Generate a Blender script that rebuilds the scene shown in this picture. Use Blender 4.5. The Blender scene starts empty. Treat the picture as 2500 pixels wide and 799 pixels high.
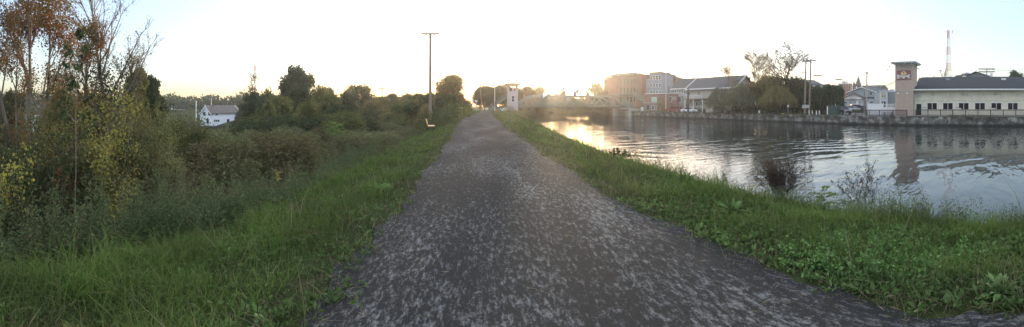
import bpy, math, random
import numpy as np
from mathutils import Vector, Matrix
PI = math.pi
F = 800.0; PX0 = 1165.0; PY0 = 258.0; EYE = 1.55      # panorama scale: 800 px per radian, azimuth 0 = along the path
R = np.random.RandomState(7)
random.seed(7)
sc = bpy.context.scene
COL = sc.collection

# ------------------------------------------------------------------ placing
def az(px): return (px - PX0) / F
def XY(px, D): a = az(px); return D * math.sin(a), D * math.cos(a)
def ZZ(py, D): return EYE - (py - PY0) / F * D
def pxof(x, y): return PX0 + F * math.atan2(x, y)

# ------------------------------------------------------------------ object helpers
def tag(o, label=None, cat=None, group=None, kind=None):
    if label: o['label'] = label
    if cat: o['category'] = cat
    if group: o['group'] = group
    if kind: o['kind'] = kind
    return o
def empty(name, loc, rz=0, **k):
    o = bpy.data.objects.new(name, None); COL.objects.link(o)
    o.location = loc; o.rotation_euler = (0, 0, rz); o.empty_display_size = .2
    return tag(o, **k)
def link(name, me, parent=None, loc=None, rz=0, **k):
    o = bpy.data.objects.new(name, me); COL.objects.link(o)
    if parent is not None: o.parent = parent
    if loc is not None: o.location = loc
    if rz: o.rotation_euler = (0, 0, rz)
    return tag(o, **k)
def copy_tree(o, parent=None):
    c = o.copy(); COL.objects.link(c); c.parent = parent
    for ch in o.children: copy_tree(ch, c)
    return c
def mesh_np(name, V, polys, mats, mi=None, smooth=False):
    """polys: list of (faces array (n,k)); mi: matching list of material index arrays or ints"""
    me = bpy.data.meshes.new(name)
    V = np.asarray(V, dtype=np.float32)
    me.vertices.add(len(V)); me.vertices.foreach_set('co', V.ravel())
    polys = [np.asarray(p, dtype=np.int32) for p in polys if len(p)]
    nl = sum(p.size for p in polys); npg = sum(len(p) for p in polys)
    me.loops.add(nl); me.polygons.add(npg)
    me.loops.foreach_set('vertex_index', np.concatenate([p.ravel() for p in polys]))
    tot = np.concatenate([np.full(len(p), p.shape[1], dtype=np.int32) for p in polys])
    st = np.concatenate([[0], np.cumsum(tot)[:-1]]).astype(np.int32)
    me.polygons.foreach_set('loop_start', st)
    if mi is not None: me.polygons.foreach_set('material_index', np.asarray(mi, dtype=np.int32))
    me.polygons.foreach_set('use_smooth', np.full(npg, bool(smooth)))
    for m in (mats if isinstance(mats, (list, tuple)) else [mats]): me.materials.append(m)
    me.update(calc_edges=True)
    return me
class MB:
    def __init__(s): s.v = []; s.q = []; s.t = []; s.n = 0; s.ng = []
    def add(s, V, quads=(), tris=()):
        V = np.asarray(V, dtype=np.float64).reshape(-1, 3)
        if len(quads): s.q.append(np.asarray(quads) + s.n)
        if len(tris): s.t.append(np.asarray(tris) + s.n)
        s.v.append(V); s.n += len(V); return s
    def box(s, x0, x1, y0, y1, z0, z1, M=None):
        V = np.array([[x0,y0,z0],[x1,y0,z0],[x1,y1,z0],[x0,y1,z0],[x0,y0,z1],[x1,y0,z1],[x1,y1,z1],[x0,y1,z1]], float)
        if M is not None: V = V @ np.array(M.to_3x3()).T + np.array(M.to_translation())
        return s.add(V, [[0,3,2,1],[4,5,6,7],[0,1,5,4],[1,2,6,5],[2,3,7,6],[3,0,4,7]])
    def bar(s, a, b, w, h=None, up=(0,0,1)):
        """rectangular bar from a to b, width w, height h"""
        h = w if h is None else h
        a = Vector(a); b = Vector(b); d = (b - a); L = d.length
        if L < 1e-6: return s
        d.normalize(); u = Vector(up)
        if abs(d.dot(u)) > .98: u = Vector((1, 0, 0))
        sx = d.cross(u).normalized(); sz = sx.cross(d).normalized()
        V = []
        for p in (a, b):
            for i, j in ((-1,-1),(1,-1),(1,1),(-1,1)): V.append(p + sx*(i*w/2) + sz*(j*h/2))
        return s.add([tuple(v) for v in V], [[0,1,2,3],[7,6,5,4],[0,4,5,1],[1,5,6,2],[2,6,7,3],[3,7,4,0]])
    def tube(s, pts, rad, n=8, cap=True):
        pts = [Vector(p) for p in pts]; m = len(pts)
        if not hasattr(rad, '__len__'): rad = [rad]*m
        V = []; prev = None
        for i, p in enumerate(pts):
            d = (pts[min(i+1, m-1)] - pts[max(i-1, 0)]).normalized()
            if prev is None:
                u = Vector((0,0,1)) if abs(d.z) < .95 else Vector((1,0,0)); a = d.cross(u).normalized()
            else:
                a = (prev - d*prev.dot(d)).normalized()
            prev = a; b = d.cross(a)
            for k in range(n):
                t = 2*PI*k/n; V.append(tuple(p + (a*math.cos(t) + b*math.sin(t))*rad[i]))
        Q = [[i*n+k, i*n+(k+1)%n, (i+1)*n+(k+1)%n, (i+1)*n+k] for i in range(m-1) for k in range(n)]
        T = []
        if cap:
            V.append(tuple(pts[0])); V.append(tuple(pts[-1])); c0 = m*n; c1 = m*n+1
            for k in range(n):
                T.append([c0, (k+1)%n, k]); T.append([c1, (m-1)*n+k, (m-1)*n+(k+1)%n])
        return s.add(V, Q, T)
    def prism(s, poly, a, b, axis='y'):
        """poly: 2-D outline (counter-clockwise), extruded from a to b along axis. outline coords: axis y -> (x,z); z -> (x,y); x -> (y,z)"""
        n = len(poly)
        def mk(p, t):
            return {'y': (p[0], t, p[1]), 'z': (p[0], p[1], t), 'x': (t, p[0], p[1])}[axis]
        V = [mk(p, a) for p in poly] + [mk(p, b) for p in poly]
        s.add(V, [[i, (i+1)%n, n+(i+1)%n, n+i] for i in range(n)])
        base = s.n - 2*n
        s.ng.append([base+i for i in range(n)][::-1]); s.ng.append([base+n+i for i in range(n)])
        return s
    def mesh(s, name, mat, smooth=False):
        V = np.concatenate(s.v); P = []
        if s.q: P.append(np.concatenate(s.q))
        if s.t: P.append(np.concatenate(s.t))
        by = {}
        for g in s.ng: by.setdefault(len(g), []).append(g)
        for k in by: P.append(np.array(by[k]))
        return mesh_np(name, V, P, mat, smooth=smooth)
    def obj(s, name, mat, parent=None, smooth=False, loc=None, rz=0, **k):
        return link(name, s.mesh(name, mat, smooth), parent, loc, rz, **k)

# ------------------------------------------------------------------ materials
def nm(name):
    m = bpy.data.materials.new(name); m.use_nodes = True; nt = m.node_tree
    nt.nodes.clear(); out = nt.nodes.new('ShaderNodeOutputMaterial'); return m, nt, out
def N(nt, t, **k):
    n = nt.nodes.new(t)
    for a, b in k.items():
        if a in n.inputs.keys(): n.inputs[a].default_value = b
        else: setattr(n, a, b)
    return n
def ramp(nt, stops, interp='LINEAR'):
    r = nt.nodes.new('ShaderNodeValToRGB'); e = r.color_ramp; e.interpolation = interp
    while len(e.elements) < len(stops): e.elements.new(.5)
    for i, (p, c) in enumerate(stops):
        e.elements[i].position = p; e.elements[i].color = (*c, 1) if len(c) == 3 else c
    return r
def rgb(c): return (*c, 1)
def pm(name, col, rough=.75, var=.18, scale=3.0, bump=0.0, bscale=30.0, metal=0.0, stretch=None, spec=.3, dirt=None):
    """plain painted / mineral surface with procedural variation"""
    m, nt, out = nm(name); L = nt.links
    tc = N(nt, 'ShaderNodeTexCoord'); mp = N(nt, 'ShaderNodeMapping'); L.new(tc.outputs['Object'], mp.inputs[0])
    if stretch: mp.inputs['Scale'].default_value = stretch
    n1 = N(nt, 'ShaderNodeTexNoise', Scale=scale, Detail=6.0, Roughness=.6); L.new(mp.outputs[0], n1.inputs['Vector'])
    c = np.array(col); lo = tuple(np.clip(c*(1-var), 0, 1)); hi = tuple(np.clip(c*(1+var), 0, 1))
    r = ramp(nt, [(.3, lo), (.7, hi)]); L.new(n1.outputs[0], r.inputs[0]); colout = r.outputs[0]
    if dirt:
        n3 = N(nt, 'ShaderNodeTexNoise', Scale=dirt[1], Detail=8.0, Roughness=.7); L.new(mp.outputs[0], n3.inputs['Vector'])
        r3 = ramp(nt, [(dirt[2], (0,0,0)), (dirt[2]+.12, (1,1,1))]); L.new(n3.outputs[0], r3.inputs[0])
        mx = N(nt, 'ShaderNodeMix', data_type='RGBA'); L.new(r3.outputs[0], mx.inputs[0]); L.new(colout, mx.inputs[6]); mx.inputs[7].default_value = rgb(dirt[0]); colout = mx.outputs[2]
    p = N(nt, 'ShaderNodeBsdfPrincipled', Roughness=rough, Metallic=metal); p.inputs['Specular IOR Level'].default_value = spec
    L.new(colout, p.inputs['Base Color'])
    if bump:
        n2 = N(nt, 'ShaderNodeTexNoise', Scale=bscale, Detail=5.0); L.new(mp.outputs[0], n2.inputs['Vector'])
        b = N(nt, 'ShaderNodeBump', Strength=.6, Distance=bump); L.new(n2.outputs[0], b.inputs['Height']); L.new(b.outputs[0], p.inputs['Normal'])
    L.new(p.outputs[0], out.inputs[0]); return m
def leafm(name, cols, transl=.35, big=None, bigscale=.35, rough=.85):
    """foliage: one colour per leaf island + large soft patches; part of the light passes through"""
    m, nt, out = nm(name); L = nt.links
    g = N(nt, 'ShaderNodeNewGeometry'); k = len(cols)
    r = ramp(nt, [((i+.5)/k, c) for i, c in enumerate(cols)]); L.new(g.outputs['Random Per Island'], r.inputs[0]); col = r.outputs[0]
    if big:
        tc = N(nt, 'ShaderNodeTexCoord'); n = N(nt, 'ShaderNodeTexNoise', Scale=bigscale, Detail=4.0, Roughness=.6); L.new(tc.outputs['Object'], n.inputs['Vector'])
        rr = ramp(nt, [(.42, (0,0,0)), (.6, (1,1,1))]); L.new(n.outputs[0], rr.inputs[0])
        r2 = ramp(nt, [((i+.5)/len(big), c) for i, c in enumerate(big)]); L.new(g.outputs['Random Per Island'], r2.inputs[0])
        mx = N(nt, 'ShaderNodeMix', data_type='RGBA'); L.new(rr.outputs[0], mx.inputs[0]); L.new(col, mx.inputs[6]); L.new(r2.outputs[0], mx.inputs[7]); col = mx.outputs[2]
    p = N(nt, 'ShaderNodeBsdfPrincipled', Roughness=rough); p.inputs['Specular IOR Level'].default_value = .06
    t = N(nt, 'ShaderNodeBsdfTranslucent'); ms = N(nt, 'ShaderNodeMixShader'); ms.inputs[0].default_value = transl
    L.new(col, p.inputs['Base Color']); L.new(col, t.inputs[0]); L.new(p.outputs[0], ms.inputs[1]); L.new(t.outputs[0], ms.inputs[2]); L.new(ms.outputs[0], out.inputs[0])
    return m
def emitm(name, col, s):
    m, nt, out = nm(name); e = N(nt, 'ShaderNodeEmission', Strength=s); e.inputs[0].default_value = rgb(col); nt.links.new(e.outputs[0], out.inputs[0]); return m

# ------------------------------------------------------------------ terrain
YB  = np.array([-3000,-60,-30, 5, 15, 21, 35, 47, 66, 80, 95, 120, 150, 200, 300, 3000.])
CRE = np.array([5.4,5.4,5.4,5.4,5.1,5.5,6.6,7.4,8.2,9.0,9.6,14, 30, 58, 120, 2000.])     # crest of the near canal bank
YW  = np.array([-3000,-30, 12, 20, 40, 60, 72, 82, 90, 100, 140, 200, 300, 3000.])
WAL = np.array([52,52,52,52.4,52.5,51.5,50,47.5,45,44.6,62,96,170, 2100.])                            # face of the far canal wall
def crest(y): return np.interp(y, YB, CRE)
def wallx(y): return np.interp(y, YW, WAL)
def path_l(y): return np.interp(y, [-40,-2,10,20,34,50,69,90], [-1.1,-1.1,-1.12,-1.3,-1.75,-1.0,.05,1.0])
def path_r(y): return np.interp(y, [-40,1,3,5,10,20,34,50,69,90], [2.4,2.38,2.3,2.15,2.0,1.95,2.05,2.35,3.0,3.8])
WZ = -1.75
def smooth01(t): t = np.clip(t, 0, 1); return t*t*(3-2*t)
def far_z(x, y):   # ground beyond the far wall
    d = x - wallx(y)
    z = -.3 + 2.2*smooth01((d-9)/80)
    return z + np.clip((d-120)*.02, 0, 9)
def prof(x, y):
    x = np.asarray(x, float); y = np.asarray(y, float)
    c = crest(y); w = wallx(y); pl = path_l(y); pr = path_r(y)
    # near embankment raised over the valley
    v = smooth01((y-70)/26)      # valley fills up towards the road
    lf = [(-3000, 10+0*y), (-500, -3.+0*y), (-110, -6+5.5*v), (-40, -5.0+4.8*v), (-15, -4.4+4.2*v), (-8, -2.9+2.8*v), (-5, -1.15+1.0*v), (-3.5, -.34+.2*v)]
    bx = [np.full_like(y, a) for a, _ in lf] + [pl-.02, pr+.02, c-1.3, c, c+.7, c+1.7, c+4, w+.05, w+.5, w+6]
    bz = [np.broadcast_to(b, y.shape) for _, b in lf] + [0*y-.012, 0*y-.012, 0*y-.1, 0*y-.42, 0*y-.95, 0*y+WZ-.05, 0*y-3.6, 0*y-3.6, 0*y-.36, 0*y-.34]
    bx = np.maximum.accumulate(np.array([np.broadcast_to(b, y.shape) for b in bx]), axis=0); bz = np.array(bz)
    z = np.where(x >= w+5, far_z(x, y)-.04, 0.0)
    done = x >= w+6
    for i in range(len(bx)-1):
        a, b = bx[i], bx[i+1]
        m = (x >= a) & (x < b) & ~done
        t = (x-a)/np.maximum(b-a, 1e-6)
        z = np.where(m, bz[i]+(bz[i+1]-bz[i])*t, z)
    z = np.where(x < -3000, 10, z)
    return z
def bumps(x, y):
    n = .5*np.sin(x*1.7+y*.9+1)*np.sin(y*1.3-x*.6) + .3*np.sin(x*3.9+2.1*y)*np.sin(3.1*y-1.7*x+2) + .2*np.sin(7.3*x+1.1)*np.sin(6.1*y+.5*x)
    return n
def gz(x, y):
    x = np.asarray(x, float); y = np.asarray(y, float)
    z = prof(x, y)
    onp = (x > path_l(y)-.25) & (x < path_r(y)+.25)
    wet = (x > crest(y)+1.2) & (x < wallx(y)+12)
    amp = np.where(onp | wet, 0, np.where(np.abs(x) < 8, .06, .2))
    amp = np.where(x > wallx(y)+12, .0, amp)
    return z + bumps(x, y)*amp
def gz1(x, y): return float(gz(np.array([x]), np.array([y]))[0])
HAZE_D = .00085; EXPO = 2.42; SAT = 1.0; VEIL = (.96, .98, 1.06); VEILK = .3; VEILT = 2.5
# ------------------------------------------------------------------ ground
def ground_material():
    m, nt, out = nm('soil and turf'); L = nt.links
    tc = N(nt, 'ShaderNodeTexCoord')
    n1 = N(nt, 'ShaderNodeTexNoise', Scale=1.3, Detail=8.0, Roughness=.65); L.new(tc.outputs['Object'], n1.inputs['Vector'])
    n2 = N(nt, 'ShaderNodeTexNoise', Scale=14.0, Detail=6.0, Roughness=.7); L.new(tc.outputs['Object'], n2.inputs['Vector'])
    r1 = ramp(nt, [(.3, (.022,.032,.012)), (.5, (.03,.045,.015)), (.68, (.05,.045,.025))]); L.new(n1.outputs[0], r1.inputs[0])
    r2 = ramp(nt, [(.3, (.5,.5,.5)), (.75, (1.3,1.25,1.1))]); L.new(n2.outputs[0], r2.inputs[0])
    mx = N(nt, 'ShaderNodeMix', data_type='RGBA', blend_type='MULTIPLY'); mx.inputs[0].default_value = 1
    L.new(r1.outputs[0], mx.inputs[6]); L.new(r2.outputs[0], mx.inputs[7])
    p = N(nt, 'ShaderNodeBsdfPrincipled', Roughness=1.0); p.inputs['Specular IOR Level'].default_value = .05; L.new(mx.outputs[2], p.inputs['Base Color'])
    b = N(nt, 'ShaderNodeBump', Strength=.8, Distance=.05); L.new(n2.outputs[0], b.inputs['Height']); L.new(b.outputs[0], p.inputs['Normal'])
    L.new(p.outputs[0], out.inputs[0]); return m
ys = np.unique(np.concatenate([[-620,-500,-300,-200,-150,-80,-50,-30], np.arange(-20, 0, 1.0), np.arange(0, 24, .35), np.arange(24, 110, 1.2), np.arange(110, 320, 6), [350,400,450,500,560,620]]))
rows = []
for y in ys:
    c = float(crest(y)); w = float(wallx(y)); pl = float(path_l(y)); pr = float(path_r(y))
    xs = np.concatenate([[-620,-560,-500,-400,-300,-200,-150,-110,-80,-60,-50], np.linspace(-40, -8.5, 24), np.linspace(-8, pl-.35, 22), [pl-.2, pl-.02], np.linspace(pl+.3, pr-.3, 3), [pr+.02, pr+.2],
        np.linspace(pr+.4, c-.1, 12), [c, c+.35, c+.7, c+1.2, c+1.7, c+2.6, c+4, (c+w)/2, w-.4, w+.05, w+.5, w+3, w+6, w+9], w+np.array([12,16,20,26,34,44,56,70,90,120,160,200,260,340,420,540])])
    rows.append(np.stack([xs, np.full_like(xs, y), gz(xs, np.full_like(xs, y))], 1))
G = np.array(rows); nr, ncg = G.shape[:2]
idx = np.arange(nr*ncg).reshape(nr, ncg)
Q = np.stack([idx[:-1,:-1], idx[:-1,1:], idx[1:,1:], idx[1:,:-1]], -1).reshape(-1, 4)
link('ground', mesh_np('ground', G.reshape(-1, 3), [Q], ground_material(), smooth=True), kind='structure')

# ------------------------------------------------------------------ path
def path_material():
    m, nt, out = nm('stone dust path'); L = nt.links
    tc = N(nt, 'ShaderNodeTexCoord')
    def noise(sx, sy, s, d=5, r=.6, off=0):
        mp = N(nt, 'ShaderNodeMapping'); mp.inputs['Scale'].default_value = (sx, sy, 1); mp.inputs['Location'].default_value = (off, off*2.3, 0)
        mp.inputs['Rotation'].default_value = (0, 0, .03)
        L.new(tc.outputs['Object'], mp.inputs[0]); n = N(nt, 'ShaderNodeTexNoise', Scale=s, Detail=float(d), Roughness=r); L.new(mp.outputs[0], n.inputs['Vector']); return n
    patch = noise(1, .36, 24, 8, .78, 3)        # pale dust streaks drawn out along the path
    soft = noise(1, .35, .9, 3, .5, 11)
    grit = noise(1, 1, 160, 3, .8, 5)
    grit2 = noise(1, 1, 42, 4, .75, 8)
    damp = noise(1, .5, .55, 3, .5, 21)
    r0 = ramp(nt, [(.3, (.006,.0063,.0062)), (.75, (.035,.037,.0365))]); L.new(grit.outputs[0], r0.inputs[0])
    ad = N(nt, 'ShaderNodeMath', operation='MULTIPLY_ADD'); L.new(soft.outputs[0], ad.inputs[0]); ad.inputs[1].default_value = .3; L.new(patch.outputs[0], ad.inputs[2])
    ad2 = N(nt, 'ShaderNodeMath', operation='MULTIPLY_ADD'); L.new(grit2.outputs[0], ad2.inputs[0]); ad2.inputs[1].default_value = .3; L.new(ad.outputs[0], ad2.inputs[2])
    r1 = ramp(nt, [(.79, (0,0,0)), (.96, (1,1,1))]); 
    sb = N(nt, 'ShaderNodeMath', operation='SUBTRACT'); L.new(ad2.outputs[0], sb.inputs[0]); sb.inputs[1].default_value = .02
    L.new(sb.outputs[0], r1.inputs[0])
    mx = N(nt, 'ShaderNodeMix', data_type='RGBA'); L.new(r1.outputs[0], mx.inputs[0]); L.new(r0.outputs[0], mx.inputs[6]); mx.inputs[7].default_value = (.128,.133,.13,1)
    # edges of the path carry soil and clippings
    p = N(nt, 'ShaderNodeBsdfPrincipled', Roughness=1.0); p.inputs['Specular IOR Level'].default_value = .08; L.new(mx.outputs[2], p.inputs['Base Color'])
    b = N(nt, 'ShaderNodeBump', Strength=.7, Distance=.012); L.new(grit2.outputs[0], b.inputs['Height'])
    b2 = N(nt, 'ShaderNodeBump', Strength=.6, Distance=.03); L.new(patch.outputs[0], b2.inputs['Height']); L.new(b.outputs[0], b2.inputs['Normal']); L.new(b2.outputs[0], p.inputs['Normal'])
    L.new(p.outputs[0], out.inputs[0]); return m
yy = np.concatenate([np.arange(-14, 30, .12), np.arange(30, 91, .6)])
wob = lambda y, s: .07*np.sin(y*1.3+s)+.05*np.sin(y*5.3+2*s)+.03*np.sin(y*11.7+s*3)+.02*np.sin(y*23+s)
PL = path_l(yy)+wob(yy, 1.0)-.09; PR = path_r(yy)+wob(yy, 4.0)+.09
ncx = 26
T = np.linspace(0, 1, ncx)[None, :]
PXX = PL[:, None]*(1-T)+PR[:, None]*T; PYY = np.repeat(yy[:, None], ncx, 1)
crown = .03*(1-(2*T-1)**4)
PZZ = .002+crown+.006*np.sin(PYY*1.3+PXX*2)*np.sin(PXX*2.7+1)-.012*np.exp(-((T-.33)/.07)**2)-.012*np.exp(-((T-.68)/.07)**2)
Gp = np.stack([PXX, PYY, PZZ], -1); n0, n1_ = Gp.shape[:2]; ip = np.arange(n0*n1_).reshape(n0, n1_)
link('path', mesh_np('path', Gp.reshape(-1, 3), [np.stack([ip[:-1,:-1], ip[:-1,1:], ip[1:,1:], ip[1:,:-1]], -1).reshape(-1, 4)], path_material(), smooth=True), kind='structure')

# ------------------------------------------------------------------ water
def water_material():
    m, nt, out = nm('canal water'); L = nt.links
    tc = N(nt, 'ShaderNodeTexCoord')
    def noise(rot, sx, sy, s, d=3, dist=0.0):
        mp = N(nt, 'ShaderNodeMapping'); mp.inputs['Rotation'].default_value = (0, 0, rot); mp.inputs['Scale'].default_value = (sx, sy, 1)
        L.new(tc.outputs['Object'], mp.inputs[0]); n = N(nt, 'ShaderNodeTexNoise', Scale=s, Detail=float(d), Roughness=.5, Distortion=dist); L.new(mp.outputs[0], n.inputs['Vector']); return n
    a = noise(.62, .3, 1, .95, 2, .6); b = noise(.4, .35, 1, 3.6, 3, .4); c = noise(0, 1, 1, .09, 2)
    mask = ramp(nt, [(.4, (.12,.12,.12)), (.62, (1,1,1))]); L.new(c.outputs[0], mask.inputs[0])
    b1 = N(nt, 'ShaderNodeBump', Distance=.1); L.new(a.outputs[0], b1.inputs['Height']); L.new(mask.outputs[0], b1.inputs['Strength'])
    mw = N(nt, 'ShaderNodeMapping'); mw.inputs['Rotation'].default_value = (0, 0, math.radians(-46)); L.new(tc.outputs['Object'], mw.inputs[0])
    wv = N(nt, 'ShaderNodeTexWave', Scale=.17, Distortion=16.0, Detail=5.0); wv.inputs['Detail Scale'].default_value = .22; L.new(mw.outputs[0], wv.inputs['Vector'])
    c2 = noise(1.0, 1, 1, .06, 2); mk2 = ramp(nt, [(.47, (.03,.03,.03)), (.6, (1,1,1))]); L.new(c2.outputs[0], mk2.inputs[0])
    b3 = N(nt, 'ShaderNodeBump', Distance=.028); L.new(wv.outputs['Fac'], b3.inputs['Height']); L.new(mk2.outputs[0], b3.inputs['Strength']); L.new(b1.outputs[0], b3.inputs['Normal'])
    b2 = N(nt, 'ShaderNodeBump', Strength=.6, Distance=.02); L.new(b.outputs[0], b2.inputs['Height']); L.new(b3.outputs[0], b2.inputs['Normal'])
    p = N(nt, 'ShaderNodeBsdfPrincipled', Roughness=.035, IOR=1.45); p.inputs['Base Color'].default_value = (.012,.017,.016,1); p.inputs['Specular IOR Level'].default_value = .5
    L.new(b2.outputs[0], p.inputs['Normal']); L.new(p.outputs[0], out.inputs[0]); return m
wy = np.concatenate([[-600,-60,-30], np.arange(-10, 320, 6), [330,400,500,600]])
rows = []
for y in wy:
    a = float(crest(y))+1.2; b = float(wallx(y))+.3; rows.append([(a, y, WZ), (a+(b-a)*.5, y, WZ), (b, y, WZ)])
Gw = np.array(rows); iw = np.arange(len(wy)*3).reshape(-1, 3)
link('water', mesh_np('water', Gw.reshape(-1, 3), [np.stack([iw[:-1,:-1], iw[:-1,1:], iw[1:,1:], iw[1:,:-1]], -1).reshape(-1, 4)], water_material()), kind='structure')

# ------------------------------------------------------------------ paved ground on the far bank and the street at the path's end
asphalt = pm('asphalt', (.06,.06,.062), .9, .25, 1.2, .01, 60)
gravel = pm('pale gravel', (.2,.19,.17), .95, .3, 2, .02, 40)
def strip(name, pts_l, pts_r, mat, dz=.006, nx=6, sub=8):
    a = np.array(pts_l, float); b = np.array(pts_r, float)
    t = np.linspace(0, len(a)-1, (len(a)-1)*sub+1)
    A = np.stack([np.interp(t, range(len(a)), a[:, i]) for i in (0, 1)], 1); B = np.stack([np.interp(t, range(len(b)), b[:, i]) for i in (0, 1)], 1)
    s = np.linspace(0, 1, nx)
    P = A[:, None, :]*(1-s)[None, :, None]+B[:, None, :]*s[None, :, None]
    Z = np.maximum(gz(P[..., 0], P[..., 1]), prof(P[..., 0], P[..., 1]))+dz
    V = np.concatenate([P, Z[..., None]], -1); i = np.arange(V.shape[0]*nx).reshape(-1, nx)
    return link(name, mesh_np(name, V.reshape(-1, 3), [np.stack([i[:-1,:-1], i[:-1,1:], i[1:,1:], i[1:,:-1]], -1).reshape(-1, 4)], mat, smooth=True), kind='structure')
ya = np.arange(-30, 88, 4.)
strip('canal_side_road', [(wallx(y)+1.4, y) for y in ya], [(wallx(y)+7.5, y) for y in ya], asphalt, .05, 5, 4)

lp = [XY(2018, 61.5), XY(2030, 72), XY(2052, 84), XY(2062, 100)]; rp_ = [XY(2112, 58.5), XY(2112, 70), XY(2112, 84), XY(2114, 100)]
strip('lane', lp, rp_, asphalt, .035, 10, 8)
# ------------------------------------------------------------------ foliage tools
def unit(v): return v/np.maximum(np.linalg.norm(v, axis=-1, keepdims=True), 1e-9)
def leaves(P, s, w=.5, rng=R, droop=0.0, dirs=None, flat=0.0):
    """one four-cornered leaf per point; returns vertices and quads"""
    n = len(P); d = unit(rng.normal(size=(n, 3))) if dirs is None else unit(np.asarray(dirs)+rng.normal(size=(n, 3))*.35)
    d[:, 2] -= droop; d = unit(d); r = rng.normal(size=(n, 3)); r[:, 2] *= (1-flat); b = unit(np.cross(d, r)); s = np.broadcast_to(s, (n,))*rng.uniform(.65, 1.3, n)
    s = s[:, None]; nn = np.cross(d, b)
    V = np.stack([P, P+d*s*.45+b*s*w*.5+nn*s*.06, P+d*s, P+d*s*.45-b*s*w*.5+nn*s*.06], 1).reshape(-1, 3)
    return V, np.arange(4*n).reshape(-1, 4)
def leafmesh(name, parts, mats):
    """parts: list of (V, Q) or (V,Q,material index)"""
    V = []; Q = []; mi = []; o = 0
    for p in parts:
        V.append(p[0]); Q.append(p[1]+o); mi.append(np.full(len(p[1]), p[2] if len(p) > 2 else 0)); o += len(p[0])
    return mesh_np(name, np.concatenate(V), [np.concatenate(Q)], mats, np.concatenate(mi))
def tubes_np(S, n=5):
    """S: list of (p0, p1, r0, r1) -> open tapered tubes"""
    a = np.array([s[0] for s in S], float); b = np.array([s[1] for s in S], float); r0 = np.array([s[2] for s in S]); r1 = np.array([s[3] for s in S])
    d = unit(b-a); up = np.where(np.abs(d[:, 2:3]) > .9, np.array([[1., 0, 0]]), np.array([[0, 0, 1.]])); x = unit(np.cross(d, up)); y = np.cross(d, x)
    t = np.arange(n)*2*PI/n; ct = np.cos(t)[None, :, None]; st = np.sin(t)[None, :, None]
    ring = x[:, None]*ct+y[:, None]*st
    a = a-d*r0[:, None]*.3; V = np.concatenate([a[:, None]+ring*r0[:, None, None], b[:, None]+ring*r1[:, None, None]], 1)
    k = np.arange(n); q = np.stack([k, (k+1) % n, n+(k+1) % n, n+k], 1)
    Q = (q[None]+(np.arange(len(S))*2*n)[:, None, None]).reshape(-1, 4)
    return V.reshape(-1, 3), Q
def grow(rng, H, r, mains=9, start=.3, spread=.9, ratio=.45, levels=2, up=.12, wig=.12, lean=(0, 0), subs=4, nseg=5, base=(0, 0, 0), droop_tip=0):
    """a branching skeleton; returns segments and (point, direction) pairs on the outer twigs"""
    S = []; tips = []
    def br(p, d, L, r, lev):
        k = nseg+2 if lev == 0 else nseg
        kids = mains if lev == 0 else (subs if lev < levels else 0)
        st = start if lev == 0 else .25
        at = sorted(rng.uniform(st, .97, kids)); j = 0
        for i in range(k):
            q = p+d*(L/k); ra = r*(1-.8*i/k); rb = r*(1-.8*(i+1)/k)
            S.append((p.copy(), q.copy(), ra, rb))
            while j < kids and at[j] <= (i+1)/k:
                a = rng.uniform(0, 2*PI); sp = rng.uniform(.6, 1.2)*spread
                o = np.array([math.cos(a), math.sin(a), 0.]); nd = d*math.cos(sp)+o*math.sin(sp); nd /= np.linalg.norm(nd)
                f = (1-.55*(at[j]-st)/(1-st)) if lev == 0 else (1-.4*at[j])
                br(p+(q-p)*rng.uniform(.2, .9), nd, L*ratio*f*rng.uniform(.75, 1.2), rb*.74, lev+1); j += 1
            if lev >= levels-0 or (lev == levels-1 and i > 1): tips.append((q.copy(), d.copy()))
            d = d+rng.normal(size=3)*wig+np.array([0, 0, up if lev else 0])-np.array([0, 0, droop_tip*i/k*lev]); d = d/np.linalg.norm(d); p = q
    d0 = np.array([lean[0], lean[1], 1.]); d0 /= np.linalg.norm(d0)
    br(np.array(base, float), d0, H, r, 0)
    return S, tips
def clumps(rng, tips, n, sig, keep=1.0, zmin=-9, gap=None):
    T = np.array([t[0] for t in tips]); D = np.array([t[1] for t in tips])
    if keep < 1: k = rng.rand(len(T)) < keep; T = T[k]; D = D[k]
    k = T[:, 2] > zmin; T = T[k]; D = D[k]
    wt = rng.gamma(1.2, 1, len(T)); i = rng.choice(len(T), n, p=wt/wt.sum())
    return T[i]+rng.normal(size=(n, 3))*sig, D[i]
barkm = pm('grey brown bark', (.17,.145,.12), .95, .35, 2, .01, 25, stretch=(1,1,.25), spec=.1)
barkd = pm('dark wet bark', (.05,.042,.035), .95, .3, 2, .01, 25, stretch=(1,1,.25), spec=.1)
twigm = pm('pale twigs', (.17,.14,.11), .95, .3, 2, 0, spec=.1)
G1 = [(.035,.055,.014),(.05,.075,.02),(.07,.09,.028),(.045,.06,.022)]
lf_green = leafm('green leaves', G1, .35, [(0.149,0.152,0.051),(0.198,0.180,0.068),(0.118,0.126,0.034)], .4)
lf_dark = leafm('dark green leaves', [(0.026,0.047,0.018),(0.039,0.063,0.024),(0.055,0.077,0.032),(0.066,0.079,0.039)], .3, [(0.046,0.060,0.024),(0.072,0.079,0.037),(0.039,0.053,0.026)], .3)
lf_olive = leafm('olive leaves', [(0.114,0.120,0.039),(0.163,0.155,0.053),(0.192,0.164,0.060),(0.096,0.103,0.039)], .35, [(0.192,0.138,0.059),(0.152,0.109,0.049),(0.230,0.182,0.065)], .3)
lf_yel = leafm('yellow green leaves', [(0.223,0.223,0.048),(0.342,0.291,0.060),(0.153,0.171,0.048),(0.409,0.307,0.068),(0.121,0.146,0.043)], .4, [(0.153,0.171,0.052),(0.256,0.223,0.052)], .5)
lf_willow = leafm('willow leaves', [(0.242,0.242,0.084),(0.186,0.205,0.075),(0.299,0.261,0.094),(0.150,0.169,0.066)], .4, [(0.150,0.179,0.075),(0.224,0.205,0.075)], .6)
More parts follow.
